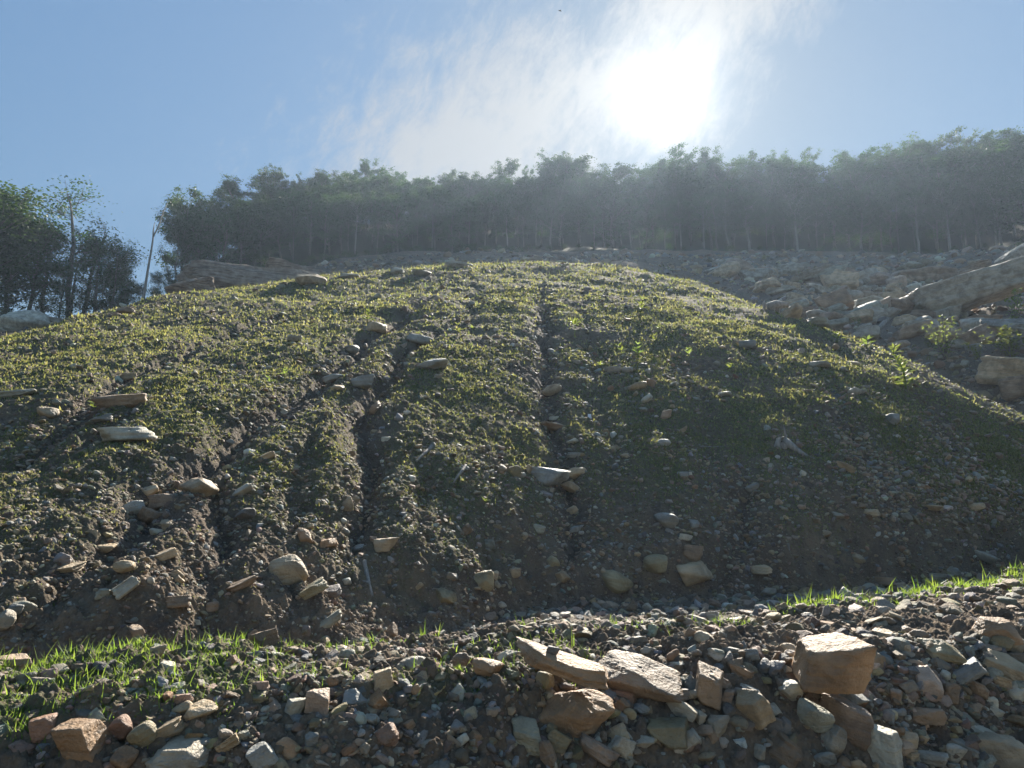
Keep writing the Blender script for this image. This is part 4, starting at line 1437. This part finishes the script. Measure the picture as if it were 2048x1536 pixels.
def shrub(px, py, hpx, wpx, label, seed, stems=7, nl=26, leaf=.11, dmin=None, group='saplings and shrubs at the right', name='shrub'):
    rs = np.random.default_rng(seed)
    x, y, d = place(px, py, 0, 0, dmin=dmin)
    if math.isnan(x): print('shrub off', px); return
    H_ = hpx * d / F; W_ = wpx * d / F
    root = empty(name, (x, y, float(H1(np.array([x]), np.array([y]))[0]) - .02)); tag(root, label, 'shrub', group)
    tubes = []; Ps, Ds, Ls = [], [], []
    for s_ in range(stems):
        a = rs.uniform(0, 6.283); r = W_ * .5 * rs.uniform(.1, 1); h = H_ * rs.uniform(.65, 1)
        p = [np.array([0, 0, 0.0]), np.array([math.cos(a) * r * .4, math.sin(a) * r * .4, h * .5]), np.array([math.cos(a) * r, math.sin(a) * r, h])]
        tubes.append(tube(p, [.012 * H_, .009 * H_, .004 * H_], 5))
        for i in range(nl):
            f = rs.uniform(.12, 1)
            c = p[0] * (1 - f) ** 2 + 2 * p[1] * f * (1 - f) + p[2] * f * f
            b = rs.uniform(0, 6.283); e = rs.uniform(-.1, .8)
            Ps.append(c + rs.normal(0, .03, 3) * H_); Ds.append((math.cos(b) * math.cos(e), math.sin(b) * math.cos(e), math.sin(e))); Ls.append(leaf * H_ * rs.uniform(.7, 1.3))
    poly_mesh('stems', tubes, [M_BARK], parent=root)
    V, f = leaf_geo(np.array(Ps), np.array(Ds), np.array(Ls), np.array(Ls) * .5, rs)
    mesh_np('leaves', V, f, M_WEED, parent=root)
shrub(1892, 728, 82, 70, 'loose upright shrub on the right shoulder of the mound', 31, 9, 26, .09)
shrub(2022, 722, 56, 90, 'dense bright round shrub at the right edge', 32, 14, 30, .14)
shrub(1958, 722, 36, 60, 'low shrub left of the dense bright one', 33, 7, 20, .16)
shrub(2030, 652, 66, 66, 'tall dark shrub in front of the propped slab', 34, 8, 26, .11)
shrub(1716, 658, 26, 36, 'small pale bush behind the mound edge', 35, 6, 16, .15)
shrub(1860, 700, 24, 30, 'small bush left of the loose upright shrub', 36, 5, 14, .18)

# ---------------------------------------------------------------- sticks, stump, log, dead leaf
def stick(name, label, pts_px, rad_px, cat='stick', lift=.5, branches=(), mat=None):
    def w3(pp, off=0):
        out = []
        for px, py in pp:
            x, y, d = place(px, py, 0, 0)
            out.append((x, y, float(H1(np.array([x]), np.array([y]))[0]) + off)); dd = d
        return np.array(out), dd
    P, d = w3(pts_px)
    # straighten the height so that it lies as one stiff piece on the ground
    n = len(P); zz = np.interp(np.arange(n), [0, n - 1], [P[0, 2], P[-1, 2]])
    dz = max(0, (P[:, 2] - zz).max()); r0 = rad_px * d / F
    P[:, 2] = zz + dz * .5 + r0 * lift
    def refine(P, m=6):
        t = np.linspace(0, len(P) - 1, (len(P) - 1) * m + 1)
        Q = np.stack([np.interp(t, np.arange(len(P)), P[:, i]) for i in range(3)], -1)
        for _ in range(3): Q[1:-1] = (Q[:-2] + 2 * Q[1:-1] + Q[2:]) / 4
        return Q
    Q = refine(P); f = np.linspace(0, 1, len(Q))
    rs = np.random.default_rng(len(label))
    rad = r0 * (1.05 - .55 * f) * (1 + rs.normal(0, .09, len(Q)))
    parts = [tube(Q, rad, 9)]
    for a_f, bp, rf in branches:
        B, _ = w3(bp); i = int(a_f * (len(Q) - 1)); B = np.vstack([Q[i], B]); B[1:, 2] += r0 * .5
        B = refine(B, 4); g = np.linspace(0, 1, len(B)); parts.append(tube(B, r0 * rf * (1 - .6 * g), 7))
    o = poly_mesh(name, parts, [mat or M_DEAD]); tag(o, label, cat)
    return o
stick('stick', 'pale bare stick lying on the slope, left of the middle', [(868, 890), (858, 904), (845, 916), (832, 930)], 4.2)
stick('stick', 'shorter grey stick right of the pale bare one', [(931, 936), (924, 952), (914, 962), (906, 972)], 3.6)
stick('stick', 'forked weathered stick low on the slope beside blue stones', [(728, 1128), (733, 1150), (738, 1176), (745, 1200)], 5.2, branches=[(.62, [(727, 1172), (722, 1166)], .6)])
stick('stick', 'curved pale stick on the face of the near bank', [(748, 1452), (743, 1472), (734, 1490), (716, 1510)], 4.6)
stick('root', 'thin brown root hanging on the face of the near bank', [(800, 1458), (815, 1467), (832, 1476), (846, 1482), (858, 1496)], 1.6, 'root', mat=M_BARK)
stick('twig', 'thin bent twig in the dark rill', [(738, 882), (748, 895), (753, 908)], 1.6, 'twig')
stick('twig', 'straight bleached twig above the mid slope', [(866, 1000), (868, 1012), (876, 1036)], 1.6, 'twig')
stick('twig', 'thin bleached twig on the shaded slope near the stump', [(1400, 898), (1430, 896), (1452, 898)], 1.4, 'twig')
stick('twig', 'upright pale twig right of the driftwood stump', [(1641, 903), (1638, 916)], 1.8, 'twig')
stick('twig', 'thin twig in the gravel at the bottom right', [(1915, 1455), (1945, 1458), (1968, 1462)], 1.6, 'twig')
stick('twig', 'short pale twig low on the shaded slope', [(1576, 1088), (1580, 1108)], 2.2, 'twig')
stick('log', 'short driftwood log leaning in the rubble at the right', [(1782, 632), (1772, 645), (1757, 662)], 6.5, 'log')
# torn stump
def stump():
    rs = np.random.default_rng(5)
    x, y, d = place(1572, 898, 0, 0); k = d / F
    root = empty('driftwood_stump', (x, y, float(H1(np.array([x]), np.array([y]))[0])), -math.atan2(x, y))
    tag(root, 'torn hollow driftwood stump with a long root pointing down to the right', 'stump')
    S = lambda pts: [(a * k, b * k, c * k) for a, b, c in pts]
    poly_mesh('trunk', [tube(S([(-16, 0, -8), (-15, 0, 4), (-13, 2, 14), (-8, 3, 22)]), [7 * k, 6.5 * k, 5 * k, 1.5 * k], 9),
                        tube(S([(-6, 5, -4), (-2, 6, 8), (2, 6, 20)]), [10 * k, 9 * k, 2 * k], 9),
                        tube(S([(-14, 0, 6), (-7, -3, -4), (3, -7, -14)]), [4 * k, 3 * k, 1 * k], 7)], [M_DEAD], parent=root)
    poly_mesh('root', [tube(S([(-2, 3, 18), (8, 0, 8), (22, -5, -6), (38, -12, -18), (58, -18, -30)]), [6 * k, 6.5 * k, 5 * k, 4 * k, 1.6 * k], 9)], [M_DEAD], parent=root)
    poly_mesh('splinter', [tube(S([(1, 4, 14), (0, 4, 34), (-2, 4, 46)]), [2.6 * k, 1.8 * k, .5 * k], 6)], [M_DEAD], parent=root)
stump()
def far_stump():
    x, y, d = place(1540, 622, 0, 0); k = d / F
    P = [tube(np.array([(-12 + i * 9, (i % 2) * 4, -6), (-10 + i * 8, 0, 10), (-9 + i * 7, 2, 22 - 4 * i)]) * k, [4 * k, 3 * k, 1 * k], 6) for i in range(4)]
    P.append(tube(np.array([(-6, 0, 8), (12, 2, 12), (34, 0, 8)]) * k, [8 * k, 9 * k, 5 * k], 9))
    o = poly_mesh('uprooted_stump', P, [M_DEAD]); o.location = (x, y, float(H1(np.array([x]), np.array([y]))[0])); o.rotation_euler = (0, 0, -math.atan2(x, y))
    tag(o, 'bleached uprooted stump behind the right edge of the mound', 'stump')
far_stump()
def dead_leaf():
    x, y, d = place(878, 1402, 0, 0); k = d / F; n = 9; V = []
    for i in range(n):
        for j in range(5):
            u = i / (n - 1) * 2 - 1; v = j / 4 * 2 - 1; w = (1 - u * u) ** .6
            V.append((u * 12 + v * 3, v * 10 * w * (1 + .25 * math.sin(i * 2.3)), 22 * (u * .5 + .5) + abs(v) * 7 + 2.5 * math.sin(i * 1.7 + j)))
    f = [(i * 5 + j, i * 5 + j + 1, (i + 1) * 5 + j + 1, (i + 1) * 5 + j) for i in range(n - 1) for j in range(4)]
    o = mesh_np('dead_leaf', np.array(V) * k, np.array(f), mat_leaf('dry_leaf', (.36, .27, .16), (.45, .35, .22), .35), smooth=True)
    o.location = (x, y, float(H1(np.array([x]), np.array([y]))[0])); o.rotation_euler = (0, .2, .8)
    tag(o, 'curled dry leaf standing on the near bank', 'leaf')
dead_leaf()
def litter():
    s = NT('bleached_wrapper'); s.l(s.bsdf((.75, .76, .78), .5), s.out.inputs[0])
    x, y, d = place(1180, 842, 0, 0); k = d / F
    V = np.array([(-3.5, 0, 0), (3, .5, 0), (3.6, 1.5, 6), (2.8, 0, 13), (-3, .6, 13.5), (-3.8, 1.4, 6)]) * k
    V = np.vstack([V, V + np.array([0, 1.2, 0]) * k])
    f = [(0, 1, 2, 5), (5, 2, 3, 4), (7, 6, 11, 8), (8, 11, 10, 9), (0, 6, 7, 1), (1, 7, 8, 2), (2, 8, 9, 3), (3, 9, 10, 4), (4, 10, 11, 5), (5, 11, 6, 0)]
    o = mesh_np('scrap', V, np.array(f), s.m); o.location = (x, y, float(H1(np.array([x]), np.array([y]))[0])); o.rotation_euler = (-.5, 0, 0)
    tag(o, 'tiny white scrap of litter right of the centre gully', 'litter')
litter()

# ---------------------------------------------------------------- trees
def gen_tree(seed, H_=14.0, bare=.45, R_=3.2, limbs=26, per=46, leaf=.26, lean=0.0, clump=1.0, thin=1.0, rtr=.15, bark=None):
    """one trunk with limbs and a leaf crown; returns (trunk mesh, crown mesh)"""
    rs = np.random.default_rng(seed)
    n = 9; f = np.linspace(0, 1, n)
    wob = np.cumsum(rs.normal(0, .10, (n, 2)), 0) * .9; wob -= wob[0]
    T = np.stack([wob[:, 0] + lean * f ** 1.4 * H_, wob[:, 1], f * H_ * .93], -1)
    parts = [tube(T, rtr * (1.15 - 1.0 * f) + .02, 8)]
    C = []
    for i in range(limbs):
        g = bare + (1 - bare) * rs.random() ** .8 * .98
        p0 = np.array([np.interp(g * .98, f, T[:, j]) for j in range(3)])
        q = (g - bare) / (1 - bare)
        prof = math.sin(math.pi * (.16 + .62 * q)) ** .6
        L = R_ * (prof * rs.uniform(.5, 1.1) + .15)
        a = rs.uniform(0, 6.283); e = rs.uniform(.15, .75) + q * .5
        dv = np.array([math.cos(a) * math.cos(e), math.sin(a) * math.cos(e), math.sin(e)])
        p1 = p0 + dv * L * .55 + rs.normal(0, .12, 3); p2 = p0 + dv * L + np.array([0, 0, .12 * L]) + rs.normal(0, .2, 3)
        parts.append(tube([p0, p1, p2], [.04 * (1.2 - g), .025, .010], 4))
        m = max(2, int(L * 1.6))
        for j in range(m):
            t = rs.uniform(.45, 1.08); c = p0 * (1 - t) + p2 * t + rs.normal(0, .33, 3)
            C.append(c)
            if rs.random() < .5: parts.append(tube([p1, (p1 + c) / 2 + rs.normal(0, .1, 3), c], [.022, .015, .008], 3))
    C.append(T[-1] - np.array([0, 0, .3])); C.append(T[-1] + rs.normal(0, .6, 3) - np.array([0, 0, .5])); C.append(T[-2])
    C = np.array(C); k = len(C)
    cnt = (per * rs.uniform(.5, 1.5, k) * thin).astype(int) + 4
    ci = np.repeat(np.arange(k), cnt); m = len(ci)
    sig = clump * rs.uniform(.26, .52, k)[ci][:, None]
    P = C[ci] + rs.normal(0, 1, (m, 3)) * sig * np.array([1.15, 1.15, .7])
    # leaf sprays: small rhombs at random angles
    A = rs.normal(0, 1, (m, 3)); A[:, 2] *= .5; A /= np.linalg.norm(A, axis=1)[:, None]
    B = np.cross(A, rs.normal(0, 1, (m, 3))); B /= np.linalg.norm(B, axis=1)[:, None]
    s1 = (leaf * rs.uniform(.55, 1.25, m) / 2)[:, None]; s2 = s1 * rs.uniform(.45, .8, (m, 1))
    V = np.stack([P - A * s1, P - B * s2, P + A * s1, P + B * s2], 1).reshape(-1, 3)
    Fq = np.arange(m * 4).reshape(m, 4)
    tint = np.repeat(np.clip(rs.random(k)[ci] * .6 + rs.random(m) * .4, 0, 1), 4)
    ct = mesh_np('crown', V, Fq, M_TREE, attrs={'tint': tint}, link=False)
    tr = poly_mesh('trunk', parts, [bark or M_BARK], link=False)
    return tr.data, ct.data, float(np.percentile(P[:, 2], 99.6))

TV = {'forest': [gen_tree(100 + i, 14, bare=[.32, .42, .26, .38, .48, .30][i], R_=[3.8, 3.2, 4.2, 3.5, 3.0, 3.9][i], limbs=38, per=54, leaf=.23, lean=rs_, bark=M_PALEBARK if i in (1, 4) else M_BARK)
                 for i, rs_ in enumerate([.0, .03, -.02, .05, -.04, .01])],
      'canopy': [gen_tree(200 + i, 14, bare=.25, R_=[4.6, 4.0, 5.2, 4.3][i], limbs=34, per=52, leaf=.31, clump=.8) for i in range(4)],
      'edge': [gen_tree(300 + i, 11, bare=.08, R_=[3.0, 2.6, 3.4][i], limbs=40, per=46, leaf=.22) for i in range(3)],
      'open': [gen_tree(400 + i, 13, bare=[.3, .38, .28][i], R_=[2.7, 2.2, 3.0][i], limbs=22, per=34, leaf=.20, lean=[.05, -.06, .1][i], thin=.8) for i in range(3)],
      'under': [gen_tree(500 + i, 3.0, bare=.06, R_=1.7, limbs=14, per=30, leaf=.22, rtr=.04) for i in range(3)]}
ORD = ['first', 'second', 'third', 'fourth', 'fifth', 'sixth', 'seventh', 'eighth', 'ninth', 'tenth', 'eleventh', 'twelfth', 'thirteenth', 'fourteenth', 'fifteenth',
       'sixteenth', 'seventeenth', 'eighteenth', 'nineteenth', 'twentieth']
tree_jobs = []
def tree_at(px, top_py, d, kind, row, rot=None, wid=1.0, name='broadleaf_tree', hmin=5.0, hmax=30, label=None, sink=.15, dx=None):
    az, t = ray([px], [top_py]); az = float(az[0]); x, y = math.sin(az) * d, math.cos(az) * d
    zg = float(H1(np.array([x]), np.array([y]))[0])
    Ht = ZC + float(t[0]) * d - zg
    Ht = min(max(Ht, hmin), hmax)
    tree_jobs.append((px, x, y, zg - sink, Ht, kind, row, rot if rot is not None else random.uniform(0, 6.283), wid, name, label))

top_prof = {-100: 385, 0: 385, 60: 392, 125: 372, 200: 470, 260: 500, 300: 520, 330: 470, 345: 425, 380: 377, 440: 372, 500: 352, 540: 330, 575: 352, 605: 346, 650: 350, 700: 332, 745: 326, 800: 336,
            850: 345, 900: 340, 960: 348, 1010: 322, 1050: 334, 1100: 314, 1150: 310, 1200: 318, 1250: 320, 1300: 315, 1355: 291, 1390: 310, 1420: 302, 1450: 320, 1500: 300, 1560: 304, 1610: 302, 1650: 325,
            1700: 298, 1750: 308, 1765: 318, 1800: 290, 1850: 272, 1900: 268, 1950: 272, 2000: 266, 2048: 262, 2200: 250}
def prof(px): return float(tab(top_prof, [px])[0]) + 6
def foot(px):
    xs = SD[17]; az = float(ray([px], [508])[0][0]); return float(np.interp(az, AZG, xs))
rt = random.Random(11)
# rows of the forest on the hill
def row(r, dd, step, lift, kinds, p0=392, p1=2150):
    px = p0 + rt.uniform(0, step * .5)
    while px < p1:
        d = foot(px) + dd + rt.uniform(-2.5, 2.5)
        if px < 620 and dd > 12: d = foot(px) + min(dd, 22) + rt.uniform(-2, 2)
        tp = prof(px) + lift + rt.triangular(-16, 55, 8)
        tree_at(px, tp, d, rt.choice(kinds), r, wid=rt.uniform(.65, 1.75), hmin=7.5, hmax=24)
        px += step * rt.uniform(.65, 1.35)
row('front row', 1, 34, 85, ['forest', 'forest', 'forest', 'edge', 'open'])
row('second row', 5, 36, 58, ['forest', 'forest', 'edge', 'canopy'])
row('third row', 11, 38, 34, ['forest', 'canopy'])
row('fourth row', 18, 40, 18, ['canopy'])
row('crest rows', 28, 42, 4, ['canopy'], 560)
# crowns that stand out on the skyline, traced
for px, py, w in ((540, 330, .8), (380, 378, .9), (440, 374, .8), (700, 332, .8), (745, 325, .9), (800, 335, .8), (900, 338, .8), (1010, 321, .9), (1055, 332, .6), (1110, 312, 1.0), (1150, 309, 1.0), (1355, 297, 1.2),
                  (1418, 302, .9), (1490, 302, .8), (1560, 303, .8), (1612, 300, .8), (1700, 297, .9), (1748, 306, .8), (1800, 289, 1), (1850, 272, 1), (1905, 266, 1), (1955, 270, 1), (2005, 264, 1), (2048, 260, 1)):
    dd = 34 if px > 620 else 20
    tree_at(px, py + 3, foot(px) + dd, 'canopy', 'skyline', wid=w, hmin=8, hmax=26)
# the open wood at the far left
for px, py, d, kind, w in ((-90, 370, 74, 'forest', 1.7), (-40, 380, 70, 'forest', 1.5), (5, 378, 66, 'edge', 1.5), (42, 386, 72, 'forest', 1.35), (78, 436, 68, 'edge', 1.3), (108, 452, 74, 'open', 1.5), (205, 466, 72, 'edge', 1.2),
                           (190, 440, 76, 'open', 1.6), (232, 484, 66, 'edge', 1.1), (250, 512, 76, 'edge', .8), (318, 540, 80, 'edge', .7), (362, 440, 76, 'edge', .8), (380, 400, 78, 'edge', 1.0),
                           (150, 500, 80, 'open', 1.5), (280, 562, 82, 'edge', .8), (-30, 450, 80, 'edge', 1.2), (336, 530, 70, 'edge', .6), (130, 520, 66, 'edge', 1.0), 
                           (225, 530, 80, 'edge', 1.1), (255, 556, 68, 'edge', .9)):
    tree_at(px, py, d, kind, 'left wood', wid=w, hmin=3)
tree_at(165, 372, 68, 'open', 'left wood', rot=0.2, wid=1.5, label='tall slender tree leaning left with a wispy crown, left of the dead snag', hmin=3)
for px, py, d, w in ((95, 590, 64, 1.0), (60, 605, 62, .9), (130, 600, 63, 1.0), (165, 585, 66, 1.0), (10, 605, 62, 1.0), (195, 590, 67, 1.1), (245, 580, 70, 1.1), (-40, 600, 64, 1.2), (310, 575, 72, 1.0), (345, 560, 72, 1.0)):
    tree_at(px, py, d, 'under', 'left brush', wid=w * 1.1, hmin=1.5, name='understory_shrub')
px = 370
while px < 1080:
    for q in range(2):
        d = foot(px) - rt.uniform(0, 9); 
        tree_at(px + rt.uniform(-12, 12), tab({350: 560, 600: 505, 850: 488, 1080: 492}, [px])[0] + rt.uniform(-8, 18), d, 'under', 'brush', wid=rt.uniform(.8, 1.4), hmin=1.0, hmax=3.2, name='understory_shrub')
    px += 26
while px < 2120:
    tree_at(px, 494 + rt.uniform(-10, 8), foot(px) - rt.uniform(-1, 3), 'under', 'brush', wid=rt.uniform(.8, 1.3), hmin=1.0, hmax=2.6, name='understory_shrub')
    px += 30

def place_name(px):
    for a, b in ((300, 'left of the snag'), (420, 'right of the snag'), (650, 'above the layered ledge'), (850, 'right of the layered ledge'), (1050, 'behind the mound top'),
                 (1250, 'left of the sun'), (1460, 'below the sun'), (1650, 'right of the sun'), (1850, 'behind the boulder field'), (3000, 'behind the propped slab')):
        if px < a: return b
cnt = {}
KWD = {'forest': 'slim high-crowned', 'canopy': 'full-crowned', 'edge': 'low-branched leafy', 'open': 'thin-crowned', 'under': 'low green'}
for px, x, y, z, Ht, kind, rowname, rot, wid, name, label in sorted(tree_jobs, key=lambda j: j[0]):
    q = rt.choice(TV[kind]) if label is None else TV['open'][1]
    root = empty(name, (x, y, z), rot if label is None else 0.0)
    s_ = Ht / q[2]; sw = wid * (s_ * .5 + .5 * min(1.3, Ht / 13 if kind != 'under' else s_))
    for nm, me in (('trunk', q[0]), ('crown', q[1])):
        c = bpy.data.objects.new(nm, me); COL.objects.link(c); c.parent = root
    root.scale = (sw, sw, s_)
    pn = place_name(px); key = (kind, rowname, pn, name); cnt[key] = cnt.get(key, 0) + 1
    o_ = ORD[min(cnt[key], 20) - 1]
    if name == 'understory_shrub':
        root['label'] = label or f"{o_} low green bush from the left in the undergrowth {pn}"
        root['category'] = 'shrub'; root['group'] = 'undergrowth bushes at the forest foot'
    else:
        root['label'] = label or f"{o_} {KWD[kind]} tree of the {rowname} {pn}, counted from left"
        root['category'] = 'tree'; root['group'] = 'trees of the hillside forest' if rowname != 'left wood' else 'trees of the open wood at the left'

# dead snag
def snag():
    d = 60.0; az, t = ray([283], [618]); x, y = math.sin(az[0]) * d, math.cos(az[0]) * d; z = ZC + t[0] * d; k = d / F
    root = empty('dead_tree', (x, y, z - .5), -float(az[0])); tag(root, 'tall bare dead tree with a forked top standing between the woods', 'dead tree')
    S = lambda P: [(a * k, b, c * k) for a, b, c in P]
    poly_mesh('trunk', [tube(S([(0, 0, -6), (2, 0, 40), (5, 0, 90), (8, 0, 130), (9, 0, 155)]), [3.0 * k, 2.5 * k, 2.1 * k, 1.7 * k, 1.4 * k], 8)], [M_DEAD], parent=root)
    poly_mesh('branch', [tube(S([(9, 0, 152), (16, 0, 172), (20, .1, 195), (24, .1, 210), (28, .1, 222)]), [1.4 * k, 1.25 * k, 1.1 * k, .9 * k, .4 * k], 7),
                         tube(S([(19, .1, 192), (22, .2, 198), (21, .2, 206)]), [.9 * k, .7 * k, .3 * k], 5)], [M_DEAD], parent=root)
    poly_mesh('branch', [tube(S([(9, 0, 150), (8, 0, 164), (9, 0, 178)]), [1.7 * k, 1.1 * k, .4 * k], 6)], [M_DEAD], parent=root)
snag()
# bird
def bird():
    d = 34.0; az, t = ray([1120], [22]); k = d / F
    s = NT('bird_plumage'); s.l(s.bsdf((.05, .045, .04), .8), s.out.inputs[0])
    x, y = math.sin(az[0]) * d, math.cos(az[0]) * d
    body = tube(np.array([(-4, 0, 0), (-3, 0, .3), (-1, 0, .5), (1.6, 0, .3), (4, 0, -.6)]) * k, np.array([.2, .8, 1.1, .8, .1]) * k, 8)
    def wing(sgn):
        V = np.array([(-1.8, 0, .6), (1.2, 0, .5), (-.5, sgn * 3, 1.9), (1.8, sgn * 3, 1.6), (1.6, sgn * 6, .8), (-1.8, 0, .35), (1.2, 0, .25), (-.5, sgn * 3, 1.7), (1.8, sgn * 3, 1.4)]) * k
        return V, [(0, 1, 3, 2), (2, 3, 4, 4), (5, 7, 8, 6), (7, 4, 8, 8), (0, 2, 7, 5), (1, 6, 8, 3)]
    o = poly_mesh('bird', [body, wing(1), wing(-1)], [s.m]); o.location = (x, y, ZC + t[0] * d); o.rotation_euler = (R(25), 0, R(15))
    tag(o, 'small dark bird flying high in the sky', 'bird')
bird()

# ---------------------------------------------------------------- haze
def haze():
    s = NT('glare_haze')  # even haze volume, added so its glow stands in for lens glare
    pv = s.n('VolumePrincipled'); pv.inputs['Color'].default_value = (.62, .78, 1.0, 1); pv.inputs['Density'].default_value = HAZE_DENSITY; pv.inputs['Anisotropy'].default_value = HAZE_G
    s.l(pv.outputs[0], s.out.inputs[1])
    lo = (-520, -520, -62); hi = (520, 560, 92)
    lo, hi = LO_HI
    V = [(x, y, z) for x in (lo[0], hi[0]) for y in (lo[1], hi[1]) for z in (lo[2], hi[2])]
    f = [(0, 1, 3, 2), (4, 6, 7, 5), (0, 4, 5, 1), (2, 3, 7, 6), (0, 2, 6, 4), (1, 5, 7, 3)]
    o = poly_mesh('haze', [(np.array(V, float), f)], [s.m], smooth=False); tag(o, 'thin haze added for the glare veil around the sun', kind='stuff')
bpy.context.view_layer.update()
mx = np.full(3, -9e9); mn = np.full(3, 9e9)
for o in SC.objects:
    if o.type != 'MESH': continue
    for c in o.bound_box:
        w = o.matrix_world @ Vector(c)
        mx = np.maximum(mx, w); mn = np.minimum(mn, w)
LO_HI = (tuple(mn - np.array([2, 2, 1.0])), tuple(mx + np.array([2, 2, 1.5])))
print('extent', LO_HI)
haze()
